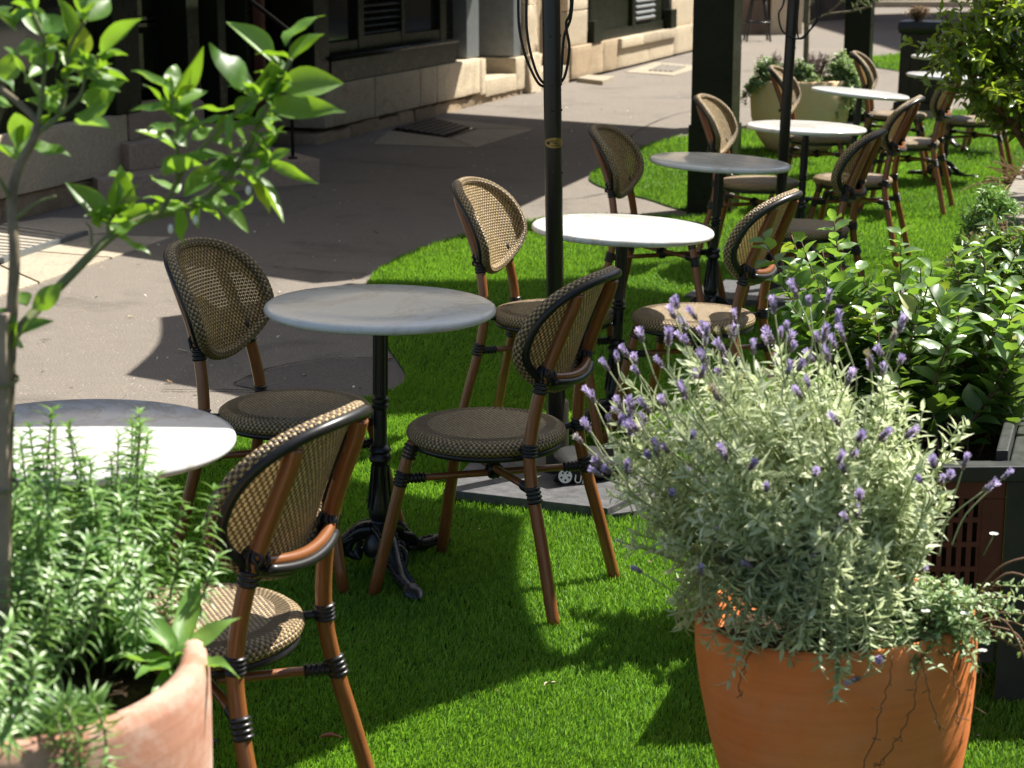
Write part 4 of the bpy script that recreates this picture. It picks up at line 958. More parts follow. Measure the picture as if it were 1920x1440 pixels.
CIT_BR = [([(-0.65, 2.31, 0.74), (-0.635, 2.31, 0.953), (-0.616, 2.31, 1.165), (-0.605, 2.31, 1.271), (-0.61, 2.33, 1.333), (-0.602, 2.34, 1.374), (-0.58, 2.35, 1.416), (-0.587, 2.36, 1.437), (-0.632, 2.39, 1.467)], 0.0085, 0.004), ([(-0.617, 2.31, 1.165), (-0.596, 2.34, 1.192), (-0.559, 2.39, 1.231), (-0.514, 2.43, 1.275), (-0.476, 2.45, 1.295), (-0.419, 2.46, 1.309), (-0.377, 2.46, 1.336), (-0.348, 2.46, 1.371), (-0.327, 2.46, 1.408), (-0.309, 2.46, 1.442), (-0.294, 2.46, 1.472), (-0.28, 2.46, 1.499)], 0.0068, 0.0028), ([(-0.514, 2.43, 1.275), (-0.515, 2.43, 1.291), (-0.506, 2.43, 1.306)], 0.003, 0.002), ([(-0.58, 2.35, 1.416), (-0.554, 2.36, 1.437), (-0.544, 2.37, 1.479), (-0.539, 2.37, 1.517), (-0.518, 2.37, 1.549)], 0.004, 0.0016), ([(-0.58, 2.35, 1.416), (-0.572, 2.36, 1.466), (-0.567, 2.36, 1.524), (-0.58, 2.36, 1.562)], 0.0035, 0.0016), ([(-0.554, 2.36, 1.437), (-0.527, 2.36, 1.46), (-0.517, 2.37, 1.498), (-0.501, 2.37, 1.508)], 0.003, 0.0014), ([(-0.45, 2.44, 1.303), (-0.416, 2.43, 1.361), (-0.382, 2.42, 1.399), (-0.348, 2.42, 1.432), (-0.313, 2.42, 1.458)], 0.0036, 0.0018), ([(-0.426, 2.43, 1.344), (-0.421, 2.42, 1.395), (-0.421, 2.42, 1.432), (-0.425, 2.42, 1.456)], 0.003, 0.0016), ([(-0.348, 2.46, 1.371), (-0.326, 2.45, 1.375), (-0.305, 2.44, 1.373)], 0.0022, 0.0014), ([(-0.601, 2.31, 1.317), (-0.574, 2.31, 1.336), (-0.551, 2.31, 1.344)], 0.0025, 0.0012), ([(-0.533, 2.41, 1.268), (-0.533, 2.41, 1.289), (-0.539, 2.41, 1.297)], 0.002, 0.001), ([(-0.61, 2.33, 1.333), (-0.617, 2.32, 1.357), (-0.629, 2.31, 1.381)], 0.003, 0.0018)]
def citrus():
    t = thing('citrus_tree', 'young citrus tree with glossy leaves reaching across the upper left', 'tree', (PX + .02, PY - .02, .665))
    for i, (pts, r0, r1) in enumerate(CIT_BR):
        p = smooth_path(pts, 6); n = len(p)
        MB().tube(p, [lerp(r0, r1, k / n) for k in range(n)], 9).build('trunk' if i == 0 else 'branch', M['bark'] if i < 1 else M['greenbark'], t)
    A = np.array(CIT); B, T = A[:, :3], A[:, 3:6]; D = T - B; L = np.linalg.norm(D, axis=1) * 1.03; k = len(A)
    rr = np.random.default_rng(9)
    Nn = np.column_stack([rr.uniform(-.35, .5, k), rr.uniform(-1.0, -.3, k), rr.uniform(.0, .9, k)])
    fl = rr.uniform(0, 1, k) < .12; Nn[fl] *= -1; up = rr.uniform(0, 1, k) < .45; Nn[up] = np.column_stack([rr.uniform(-.2, .8, up.sum()), rr.uniform(-.7, .3, up.sum()), rr.uniform(.5, 1.0, up.sum())])
    Dn = unit(D); Nn = Nn - Dn * (Nn * Dn).sum(1, keepdims=True); Nn = unit(Nn)
    ms = [tmpl_mesh('leaf', tm, M['citrus']) for tm in T_big]
    leaf_objects('leaf', B, D, Nn, L, A[:, 6] * 1.28 * rr.uniform(.82, 1.1, k), ms, t)
    # smaller leaves and petioles deeper in the crown
    bp = []
    for pts, r0, r1 in CIT_BR[1:9]:
        p = smooth_path(pts, 8); bp += p[len(p) // 3:]
    m = 120; idx = rr.integers(0, len(bp), m); P = np.array([tuple(bp[i]) for i in idx]) + rr.normal(0, .004, (m, 3))
    D2 = unit(np.column_stack([rr.normal(0, 1, m), rr.normal(0, .8, m), rr.normal(.3, .8, m)])); N2 = unit(np.column_stack([rr.uniform(-.3, .6, m), rr.uniform(-.5, .3, m), rr.uniform(.3, 1, m)]))
    leaf_objects('leaf', P, D2, N2, rr.uniform(.022, .050, m), rr.uniform(.010, .021, m), ms, t)
    for c in ((-.585, 2.37, 1.418), (-.587, 2.37, 1.408)):
        MB().lathe([(.0001, -.006), (.004, -.004), (.0055, 0), (.004, .005), (.0001, .008)], 10, c).build('flower_bud', M['bud'], t)
    for c in ((-.335, 2.43, 1.335), (-.43, 2.40, 1.29), (-.40, 2.41, 1.30)):
        MB().lathe([(.0001, -.006), (.003, -.003), (.0035, 0), (.0025, .005), (.0001, .007)], 8, c).build('flower_bud', M['petal'], t)
citrus()
sk = thing('wooden_stake', 'weathered square wooden stake tied beside the citrus trunk at left', 'stake', (-.66, 2.29, .665))
MB().add([(-.667, 2.285, .66), (-.643, 2.285, .66), (-.643, 2.309, .66), (-.667, 2.309, .66), (-.634, 2.279, 1.203), (-.612, 2.279, 1.203), (-.612, 2.301, 1.203), (-.634, 2.301, 1.203)],
         [(3, 2, 1, 0), (4, 5, 6, 7), (0, 1, 5, 4), (1, 2, 6, 5), (2, 3, 7, 6), (3, 0, 4, 7)]).build('shaft', M['stake'], sk, smooth=False, bevel=.002)
for z in (1.12, .985):
    tx = lerp(-.655, -.623, (z - .66) / .543)
    MB().tube([(tx + .024 * math.cos(a) + .004 - .006, 2.294 + .02 * math.sin(a), z + .004 * math.sin(a)) for a in [i * math.pi / 8 for i in range(16)]], .0022, 6, closed=True).build('tie', M['greenbark'], sk)

M['weed'] = leafmat('weed_leaf', (.10, .24, .04), (.18, .34, .07), trans=.4, rough=.45, spec=.5, island=False, tc=(.4, .66, .05))
def weed():
    t = thing('broadleaf_weed', 'bright green broad leaved weed at the rim of the weathered pot', 'plant', (-.46, 2.30, .665))
    rr = np.random.default_rng(4); L = [((-.47, 2.27, .70), (-.405, 2.30, .762), .034), ((-.47, 2.27, .71), (-.395, 2.22, .742), .03), ((-.472, 2.27, .70), (-.52, 2.30, .80), .034), ((-.47, 2.27, .70), (-.50, 2.22, .73), .034), ((-.47, 2.27, .69), (-.445, 2.20, .715), .028), ((-.475, 2.27, .70), (-.53, 2.24, .745), .03), ((-.47, 2.28, .70), (-.45, 2.35, .80), .034), ((-.475, 2.28, .70), (-.545, 2.31, .78), .03), ((-.47, 2.27, .69), (-.485, 2.19, .69), .026)]
    A = np.array([a + b + (c,) for a, b, c in L]); A[:, [0, 3]] += .025; A[:, [1, 4]] += .115; A[:, [2, 5]] += .012; B, T = A[:, :3], A[:, 3:6]; D = T - B
    leaf_objects('leaf', B, D, unit(np.column_stack([rr.uniform(-.2, .3, len(A)), rr.uniform(-.5, 0, len(A)), np.ones(len(A))])), np.linalg.norm(D, axis=1) * 1.1, A[:, 6] * .95, [tmpl_mesh('leaf', tm, M['weed']) for tm in (T_big[1], T_big[3])], t)
    for b in B[:4]: MB().tube([(-.445, 2.385, .66), tuple(b)], .0022, 6).build('stem', M['greenbark'], t)
weed()

# ------------------------------------------------------------------ front right: orange pot with lavender and daisies
LX, LY = .590, 3.114
pot('smooth orange terracotta pot under the lavender at the lower right', LX, LY,
    [(.0001, 0), (.125, 0), (.14, .015), (.172, .10), (.203, .21), (.224, .31), (.236, .40), (.2405, .46), (.240, .50), (.237, .518), (.229, .525), (.219, .522), (.213, .512), (.210, .46), (.0001, .45)], M['terra'], .21, .475, tilt=(-2, -4))
def lavender():
    t = thing('lavender_bush', 'grey green lavender bush with purple flower spikes in the orange pot', 'shrub', (LX - .02, LY, .47))
    rr = random.Random(21); base = Vector((LX - .03, LY, .47)); Pl = []; Dl = []; Nl = []; Ll = []; Wl = []; st = MB(); tips = []
    ctr = Vector((LX - .152, LY, .762)); ext = Vector((.322, .24, .262))
    hubs = []
    for k in range(58):                       # clumps spread evenly over the crown, each at its own depth
        zz = 1 - 1.85 * (k + .5) / 58; rz = math.sqrt(1 - zz * zz); a = k * 2.39996
        hubs.append(((Vector((rz * math.cos(a), rz * math.sin(a), zz)) + Vector((rr.gauss(0, .12), rr.gauss(0, .12), rr.gauss(0, .12)))).normalized(), rr.uniform(.72, 1.06)))
    for k in range(560):
        while True:
            hb = rr.choice(hubs); u = (hb[0] + Vector((rr.gauss(0, .17), rr.gauss(0, .17), rr.gauss(0, .17)))).normalized()
            if u.z > -.97: break
        rad = hb[1] * rr.uniform(.74, 1.06); tip = Vector((ctr.x + u.x * ext.x * rad, ctr.y + u.y * ext.y * rad, ctr.z + u.z * ext.z * rad))
        if tip.x > LX + .15 and tip.z < .8: tip.x = LX + .15 + (tip.x - LX - .15) * .7
        b = base + Vector((rr.uniform(-.07, .07), rr.uniform(-.07, .07), 0)); mid = b.lerp(tip, .5) + Vector((0, 0, .05)) + (tip - ctr) * .12
        if k >= 400:                         # sprays drooping over the rim at the left and front
            a = rr.uniform(2.3, 5.0); rd = rr.uniform(.12, .30); tip = Vector((LX - .03 + rd * math.cos(a), LY + rd * .95 * math.sin(a), rr.uniform(.50, .62) - max(0, rd - .24) * .9)); mid = b.lerp(tip, .6) + Vector((0, 0, .13))
        if tip.z < .60: mid.z = max(mid.z, .62); tip.z = max(tip.z, .47); tip.y = min(tip.y, LY + .1)
        p = smooth_path([b, mid, tip], 7); n = len(p); st.tube(p, [lerp(.0028, .0013, i / n) for i in range(n)], 4); tips.append((tip, (p[-1] - p[-3]).normalized()))
        L = sum((p[i + 1] - p[i]).length for i in range(n - 1)); s = max(L * .45, L - .14); par = 0
        while s < L + .002:
            q = s; i = 0
            while i < n - 2 and q > (p[i + 1] - p[i]).length: q -= (p[i + 1] - p[i]).length; i += 1
            d = (p[i + 1] - p[i]); ln = d.length; d = d / ln; c = p[i] + d * min(q, ln); near = max(0, 1 - (L - s) / .04)
            e1 = d.cross(Vector((.3, .2, 1))).normalized(); e2 = d.cross(e1); a0 = par * 1.571 + rr.uniform(-.3, .3); par += 1
            for j in range(4):
                a = a0 + j * 1.5708 + rr.uniform(-.7, .7); o = e1 * math.cos(a) + e2 * math.sin(a)
                if rr.random() < .12: continue
                Pl.append(c); Dl.append((o * lerp(1.1, .6, near) + d * rr.uniform(.1, 1.1) + Vector((rr.gauss(0, .2), rr.gauss(0, .2), rr.gauss(.08, .2)))).normalized()); Nl.append((d - o * .4).normalized())
                Ll.append(rr.uniform(.018, .042) * lerp(1, .75, near)); Wl.append(rr.uniform(.0058, .0092))
            s += rr.uniform(.012, .019)
    A = lambda l: np.array([tuple(v) for v in l])
    me = leafset('leaves', A(Pl), A(Dl), A(Nl), np.array(Ll), np.array(Wl), M['lav_leaf'], leaf_template(3, .1, .12, .55, .5))
    me.transform(Matrix.Translation(-Vector(t.location))); o = mobj('leaves', me, t); o['kind'] = 'stuff'
    st.build('stems', M['lav_stem'], t)['kind'] = 'stuff'
    # flower spike variants: calyx column with petals, violet on top
    var = []
    for v in range(4):
        r2 = random.Random(v); mb = MB(); Ls = (.030, .026, .035, .022)[v]
        mb.lathe([(.0008, 0), (.0042, .003), (.0062, Ls * .3), (.0056, Ls * .6), (.0040, Ls * .85), (.0005, Ls)], 8); nb = len(mb.f)
        for i in range(46):
            z = Ls * (.08 + .92 * i / 46); a = i * 2.4; f = i / 46; rr_ = .0055 * (1 - .35 * f)
            p = Vector((rr_ * math.cos(a), rr_ * math.sin(a), z)); d = Vector((math.cos(a), math.sin(a), .9)).normalized(); sd = d.cross(Vector((0, 0, 1))).normalized() * .0028; ln = r2.uniform(.004, .008) * (1 + .6 * (f > .55))
            mb.add([p - sd, p + sd, p + d * ln + sd * .9, p + d * ln - sd * .9], [(0, 1, 2, 3)])
        for i in range(4):
            a = i * 1.57 + v; d = Vector((math.cos(a) * .6, math.sin(a) * .6, 1)).normalized(); p = Vector((0, 0, Ls * .92)); sd = Vector((-math.sin(a), math.cos(a), 0)) * .003
            mb.add([p - sd * .5, p + sd * .5, p + d * .011 + sd, p + d * .011 - sd], [(0, 1, 2, 3)])
        m_ = mb.mesh('flower_spike', M['lav_calyx'], smooth=True); m_.materials.append(M['lav_flower'])
        mi = [0] * nb + [(1 if (k > 16 and r2.random() < .85) or r2.random() < .25 else 0) for k in range(46)] + [1] * 4
        m_.polygons.foreach_set('material_index', mi); var.append(m_)
    def spike(base, tip, i):
        base, tip = Vector(base), Vector(tip); d = tip - base
        side = Vector((rr.uniform(-.02, .02), rr.uniform(-.02, .02), 0)); p = smooth_path([base, base.lerp(tip, .5) + side, tip], 5)
        MB().tube(p, .0013, 5).build('flower_stalk', M['lav_stem'], t)
        o = mobj('flower_spike', var[i % 4], t); o.location = tip - Vector(t.location); o.rotation_euler = (p[-1] - p[-2]).to_track_quat('Z', 'Y').to_euler(); s = rr.uniform(.58, .9); o.scale = (s * .8, s * .8, s * 1.1)
    ups = [q for q in tips if q[0].z > .86 or (q[0].x < ctr.x - .15 and q[0].z > .72)]; rr.shuffle(ups); i = 0
    for tip, d in ups[:86]:
        u = Vector(((tip.x - ctr.x) / ext.x, (tip.y - ctr.y) / ext.y, (tip.z - ctr.z) / ext.z))
        dr = (Vector((u.x * .30 - .16 + rr.uniform(-.16, .16), u.y * .3 + rr.uniform(-.2, .2), 1.0))).normalized(); spike(tip - d * .03, tip + dr * rr.uniform(.03, .115), i); i += 1
    front = [q for q in tips if q[0].y < LY - .05 and .6 < q[0].z < .85]; rr.shuffle(front)
    for tip, d in front[:36]:
        spike(tip - d * .03, tip + Vector((rr.uniform(-.3, .25), -.5, .8)).normalized() * rr.uniform(.03, .07), i); i += 1
    for b, tp in (((.26, 3.0, .70), (.15, 3.02, .79)), ((.2, 3.05, .72), (.118, 3.08, .83)), ((.27, 2.95, .60), (.21, 2.93, .655)), ((.33, 2.92, .58), (.30, 2.90, .66)), ((.60, 2.9, .53), (.555, 2.86, .505)), ((.62, 2.92, .55), (.585, 2.85, .545)), ((.72, 3.0, .68), (.80, 3.02, .785)), ((.7, 3.0, .66), (.765, 3.0, .77)), ((.7, 3.02, .68), (.735, 3.02, .80))):
        spike(b, tp, i); i += 1
    # dry trailing twigs over the pot front
    for k, pts in enumerate(([(.62, 2.92, .535), (.60, 2.87, .50), (.585, 2.865, .43), (.565, 2.87, .33)], [(.65, 2.92, .53), (.645, 2.875, .48), (.63, 2.872, .42), (.60, 2.876, .36), (.585, 2.88, .345)], [(.66, 2.925, .53), (.668, 2.885, .47), (.69, 2.89, .40)], [(.70, 2.95, .53), (.72, 2.91, .46), (.725, 2.915, .40)], [(.40, 2.96, .53), (.375, 2.93, .49), (.37, 2.935, .44)], [(.74, 2.99, .54), (.77, 2.97, .48), (.762, 2.98, .38)])):
        tw = MB(); q = [v + Vector((rr.uniform(-.004, .004), 0, rr.uniform(-.003, .003))) for v in smooth_path(pts, 6)]; tw.tube(q, .0010, 5)
        for v in q[6::4]: tw.tube([v, v + Vector((rr.uniform(-.010, .010), -.006, rr.uniform(-.008, .006))), v + Vector((rr.uniform(-.02, .02), -.010, rr.uniform(-.016, .004)))], .0008, 4)
        tw.build('dry_twig', M['twig'], t)
lavender()
M['daisy2'] = leafmat('daisy_small_leaf', (.14, .24, .09), (.36, .48, .24), trans=.3, rough=.45, tc=(.45, .6, .15))
def daisies():
    t = thing('daisy_plant', 'small leaved daisy plant spilling over the right rim of the orange pot', 'plant', (LX + .12, LY - .05, .475)); rr = random.Random(5); st = MB(); Pl = []; Dl = []; Nl = []
    for k in range(150):
        a = rr.uniform(-2.6, .6); r = rr.uniform(.02, .13); b = Vector((LX + .085 + rr.uniform(-.09, .06), LY - .07 + rr.uniform(-.08, .06), .475)); out = Vector((math.cos(a), math.sin(a), 0))
        tip = b + out * r + Vector((0, 0, rr.uniform(.05, .17) - r * .3)); 
        if k < 9: tip = b + Vector((rr.uniform(.14, .20), rr.uniform(-.06, .05), rr.uniform(.0, .12)))
        p = smooth_path([b, b.lerp(tip, .5) + Vector((0, 0, .04)), tip], 6); st.tube(p, .0013, 4)
        for q in range(3, len(p)):
            for j in range(3):
                d = Vector((rr.gauss(0, 1), rr.gauss(0, 1), rr.gauss(.4, .6))).normalized(); Pl.append(p[q]); Dl.append(d); Nl.append(Vector((rr.uniform(-.3, .6), -.2, 1)))
    A = lambda l: np.array([tuple(v) for v in l]); k = len(Pl)
    me = leafset('leaves', A(Pl), A(Dl), A(Nl), rng.uniform(.011, .021, k), rng.uniform(.005, .008, k), M['daisy2'], T_small)
    me.transform(Matrix.Translation(-Vector(t.location))); mobj('leaves', me, t)['kind'] = 'stuff'; st.build('stems', M['twig'], t)['kind'] = 'stuff'
    for c, b in (((.873, 3.06, .612), (.845, 3.06, .575)), ((.905, 3.05, .545), (.87, 3.06, .53)), ((.785, 2.99, .70), (.77, 2.99, .665)), ((.66, 2.90, .60), (.655, 2.92, .57)), ((.73, 2.93, .585), (.725, 2.94, .55)), ((.76, 2.92, .525), (.75, 2.94, .51))):
        mb = MB(); cc = Vector(c); mb.lathe([(.0001, 0), (.0025, .001), (.0001, .003)], 8, cc)
        for i in range(11):
            a = i * 6.283 / 11; d = Vector((math.cos(a), math.sin(a), .35)).normalized(); s = Vector((-math.sin(a), math.cos(a), 0)) * .0014; mb.add([cc + d * .002 - s, cc + d * .002 + s, cc + d * .0075 + s, cc + d * .0075 - s], [(0, 1, 2, 3)])
        mb.build('daisy_flower', M['petal'], t); MB().tube([b, c], .0011, 4).build('flower_stalk', M['greenbark'], t)
    for k, pts in enumerate(([(.74, 3.0, .53), (.80, 2.98, .56), (.84, 2.97, .50), (.85, 2.97, .44)], [(.76, 3.02, .56), (.82, 3.03, .62), (.88, 3.03, .60)], [(.76, 3.0, .54), (.83, 2.99, .53), (.865, 2.99, .46), (.88, 2.99, .43)], [(.75, 3.02, .56), (.80, 3.0, .64), (.855, 3.0, .66)])):
        MB().tube(smooth_path(pts, 6), .0022, 5).build('dry_twig', M['twig'], t)
daisies()

# ------------------------------------------------------------------ right: black planter box with grille, broad leaved shrub
def planter_box():
    t = thing('planter_box', 'black timber planter box with red brown slotted grille behind the orange pot', 'planter', (1.0, 4.2, 0))
    f0, f1 = Vector((.60, 3.93, 0)), Vector((1.62, 3.95, 0)); sd = Vector((.285, .90, 0)); fx = (f1 - f0).normalized(); fy = sd.normalized(); TZ = .55
    P = lambda a, b: (f0 + fx * a + fy * b).xy[:]
    W_, D_ = 1.02, .95
    quad = lambda a0, a1, b0, b1: [P(a0, b0), P(a1, b0), P(a1, b1), P(a0, b1)]
    for k in range(5): MB().prism(quad(0.02, .04, .04, D_ - .04), .10 + k * .086, .182 + k * .086).build('side_board', M['planter'], t, smooth=False, bevel=.003)
    MB().prism(quad(0, .50, .0, .055), TZ - .035, TZ).build('top_cap', M['planter'], t, smooth=False, bevel=.004)
    MB().prism(quad(.501, W_, .0, .055), TZ - .037, TZ - .002).build('top_cap', M['planter'], t, smooth=False, bevel=.004)
    MB().prism(quad(0, W_, D_ - .05, D_), TZ - .035, TZ).build('top_cap', M['planter'], t, smooth=False, bevel=.004)
    MB().prism(quad(0, .05, .0555, D_ - .0505), TZ - .036, TZ - .001).build('top_cap', M['planter'], t, smooth=False, bevel=.004)
    MB().prism(quad(.425, .452, .056, D_ - .051), TZ - .06, TZ + .022).build('inner_rail', M['planter'], t, smooth=False, bevel=.004)
    MB().prism(quad(.455, .70, .0565, D_ - .0515), TZ - .05, TZ - .012).build('ledge_board', M['planter'], t, smooth=False, bevel=.004)
    MB().prism(quad(.70, W_, .0565, D_ - .0515), TZ - .05, TZ - .010).build('ledge_board', M['planter'], t, smooth=False, bevel=.004)
    MB().prism(quad(.05, .42, .06, D_ - .06), .3, .455).build('soil', M['soil'], t, smooth=False)
    for a0, a1 in ((.0, .045), (.455, .53), (.98, 1.02)): MB().prism(quad(a0, a1, .006, .07), .0, TZ - .036).build('post', M['planter'], t, smooth=False, bevel=.003)
    # grille panel: frame, horizontal and vertical bars, dark behind
    MB().prism(quad(.05, .45, .045, .055), .165, TZ - .04).build('backing', M['bag'], t, smooth=False)
    MB().prism(quad(.046, .454, .014, .03), TZ - .075, TZ - .037).build('frame_rail', M['brickred'], t, smooth=False, bevel=.002); MB().prism(quad(.046, .454, .014, .03), .165, .20).build('frame_rail', M['brickred'], t, smooth=False, bevel=.002)
    for a in (.046, .405): MB().prism(quad(a, a + .049, .0145, .0295), .2005, TZ - .0755).build('frame_stile', M['brickred'], t, smooth=False, bevel=.002)
    for k in range(1, 5): MB().prism(quad(.095, .405, .016, .028), .2 + k * .0555, .211 + k * .0555).build('grille_bar', M['brickred'], t, smooth=False)
    for k in range(15): MB().prism(quad(.099 + k * .0212, .110 + k * .0212, .0175, .0265), .2, TZ - .075).build('grille_bar', M['brickred'], t, smooth=False)
    MB().prism(quad(.05, .45, .015, .03), .10, .163).build('skirt_board', M['planter'], t, smooth=False, bevel=.003)
    k = 420; a = rng.uniform(.06, .42, k); b = rng.uniform(.06, D_ - .06, k); Q = np.array([list(P(x, y)) + [.458] for x, y in zip(a, b)])
    me = leafset('bark_mulch', Q, np.column_stack([rng.normal(0, 1, k), rng.normal(0, 1, k), rng.normal(0, .3, k)]), np.column_stack([rng.normal(0, .4, k), rng.normal(0, .4, k), np.ones(k)]), rng.uniform(.015, .035, k), rng.uniform(.008, .016, k), M['mulch'], leaf_template(1, 0, .1))
    me.transform(Matrix.Translation(-Vector(t.location))); mobj('bark_mulch', me, t)['kind'] = 'stuff'
planter_box()

def leafy(t, paths, step, Lr, Wr, mats, nobj, seed, start=.25, tm=None, upn=.7, tiprad=.0014, r0=.0035, bark='twig', key=None):
    """stems with alternating leaves; the nobj most exposed leaves are single objects, the rest one mass"""
    rr = random.Random(seed); Pl = []; Dl = []; Nl = []; Ll = []; Wl = []
    st = MB()
    for p in paths:
        n = len(p); st.tube(p, [lerp(r0, tiprad, i / n) for i in range(n)], 5)
        L = sum((p[i + 1] - p[i]).length for i in range(n - 1)); s = L * start; par = rr.random() * 3
        while s < L:
            q = s; i = 0
            while i < n - 2 and q > (p[i + 1] - p[i]).length: q -= (p[i + 1] - p[i]).length; i += 1
            d = (p[i + 1] - p[i]); ln = d.length; d = d / ln; c = p[i] + d * min(q, ln); e1 = d.cross(Vector((.31, .17, 1))).normalized(); e2 = d.cross(e1); par += 1
            for j in (0, 1):
                a = par * 1.6 + j * math.pi + rr.uniform(-.5, .5); o = e1 * math.cos(a) + e2 * math.sin(a); near = s / L
                Pl.append(c); dd = (o + d * rr.uniform(.3, .9) + Vector((0, 0, rr.uniform(-.25, .25)))).normalized(); Dl.append(dd)
                Nl.append((Vector((rr.uniform(-.5, .5), rr.uniform(-.5, .5), upn)) + d * .3).normalized()); sc_ = rr.uniform(.7, 1.15) * (1 - .35 * near ** 3); Ll.append(Lr * sc_); Wl.append(Wr * sc_ * rr.uniform(.85, 1.15))
            s += step * rr.uniform(.7, 1.3)
    A = lambda l: np.array([tuple(v) for v in l]); P, D, Nn, L, W_ = A(Pl), A(Dl), A(Nl), np.array(Ll), np.array(Wl)
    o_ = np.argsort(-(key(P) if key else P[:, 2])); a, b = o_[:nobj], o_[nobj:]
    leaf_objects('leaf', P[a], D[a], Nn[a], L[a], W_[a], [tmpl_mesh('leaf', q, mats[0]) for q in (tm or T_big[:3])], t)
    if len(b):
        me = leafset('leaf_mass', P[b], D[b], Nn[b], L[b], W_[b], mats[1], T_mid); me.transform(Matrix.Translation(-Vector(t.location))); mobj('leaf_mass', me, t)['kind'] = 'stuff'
    st.build('stems', M[bark], t)['kind'] = 'stuff'
def broad_shrub():
    t = thing('broadleaf_shrub', 'broad leaved glossy shrub filling the black planter box at right', 'shrub', (.95, 4.5, .455)); rr = random.Random(8); ps = []
    for k in range(62):
        b = Vector((rr.uniform(.74, 1.12), 0, .455)); f = rr.uniform(.30, .92); b.y = 3.95 + f * .95; b.x += (f - .3) * .30
        lean = Vector((rr.uniform(-.75, .55), rr.uniform(-.35, .5), 1)); h = rr.uniform(.20, .46)
        if f < .5: h *= .75; lean.x = rr.uniform(-.2, .6); lean.y = rr.uniform(-.05, .4)
        tip = b + lean.normalized() * h; ps.append(smooth_path([b, b.lerp(tip, .5) + Vector((rr.uniform(-.03, .03), rr.uniform(-.03, .03), .02)), tip + Vector((0, 0, .02))], 6))
    for tip in ((.60, 4.55, .95), (.63, 4.5, .86), (.70, 4.6, .93), (.76, 4.65, .90), (.66, 4.45, .80), (.80, 4.75, .97), (.72, 4.9, .9)):
        b = Vector((.86 + rr.uniform(0, .1), 4.5, .455)); tp = Vector(tip); ps.append(smooth_path([b, b.lerp(tp, .5) + Vector((-.03, 0, .03)), tp], 6))
    leafy(t, ps, .029, .080, .048, (M['shrub'], M['shrubj']), 300, 2, .22, [T_big[0], T_big[2], T_big[1]], key=lambda P: P[:, 2] - .25 * P[:, 1])
broad_shrub()

# second planter further along with bush, grasses and dry plants
def planter_far():
    t = thing('timber_planter', 'weathered grey timber planter corner at the right edge below the bush', 'planter', (2.5, 8.8, 0)); c0 = Vector((2.03, 8.05, 0)); u = Vector((.31, .95, 0)).normalized(); v = Vector((.95, -.31, 0)).normalized()
    P = lambda a, b: (c0 + v * a + u * b).xy[:]
    quad = lambda a0, a1, b0, b1: [P(a0, b0), P(a1, b0), P(a1, b1), P(a0, b1)]
    MB().prism(quad(0, .10, 0, 2.6), .455, .50).build('cap_board', M['greywood'], t, smooth=False, bevel=.005); MB().prism(quad(.102, 1.2, 0, .10), .453, .498).build('cap_board', M['greywood'], t, smooth=False, bevel=.005)
    for k in range(3):
        MB().prism(quad(.03, .06, .03, 2.6), .02 + k * .145, .155 + k * .145).build('side_board', M['greywood'], t, smooth=False, bevel=.004); MB().prism(quad(.062, 1.2, .03, .06), .02 + k * .145, .155 + k * .145).build('side_board', M['greywood'], t, smooth=False, bevel=.004)
    MB().prism(quad(.07, 1.2, .07, 2.6), .2, .44).build('soil', M['soil'], t, smooth=False)
planter_far()
def bush():
    t = thing('leafy_bush', 'green bush with brown trunk leaning in from the upper right', 'tree', (2.50, 8.75, .44)); rr = random.Random(12)
    tr = [[(2.50, 8.75, .44), (2.40, 8.72, .62), (2.27, 8.68, .80), (2.16, 8.66, .92), (2.05, 8.64, 1.05), (1.98, 8.62, 1.2)], [(2.44, 8.73, .56), (2.42, 8.75, .80), (2.40, 8.8, 1.0), (2.42, 8.82, 1.3)], [(2.27, 8.68, .80), (2.28, 8.7, 1.0), (2.22, 8.74, 1.2), (2.2, 8.76, 1.45)], [(2.50, 8.75, .50), (2.55, 8.8, .8), (2.6, 8.85, 1.2)]]
    for i, p in enumerate(tr):
        q = smooth_path(p, 6); n = len(q); MB().tube(q, [lerp(.026 if i == 0 else .018, .007, k / n) for k in range(n)], 9).build('trunk' if i == 0 else 'branch', M['twig'], t)
    hubs = [Vector(p) for q in tr for p in smooth_path(q, 5)[7:]]; ps = []
    for k in range(210):
        b = rr.choice(hubs); d = Vector((rr.gauss(-.25, .8), rr.gauss(-.25, .6), rr.gauss(.25, .6))).normalized(); h = rr.uniform(.16, .40); tip = b + d * h
        if tip.z < .72 and tip.x < 2.25: tip.z = .80
        tip.z = max(tip.z, .84); tip.x = max(tip.x, 1.70 + 1.9 * max(0, 1.08 - tip.z)); ps.append(smooth_path([b, b.lerp(tip, .5) + Vector((0, 0, .03)), tip], 5))
    leafy(t, ps, .038, .078, .034, (M['myrtle'], M['myrtlej']), 300, 6, .3, T_big[:3], key=lambda P: -P[:, 1] - .3 * np.abs(P[:, 2] - 1.1), bark='twig', r0=.003)
bush()
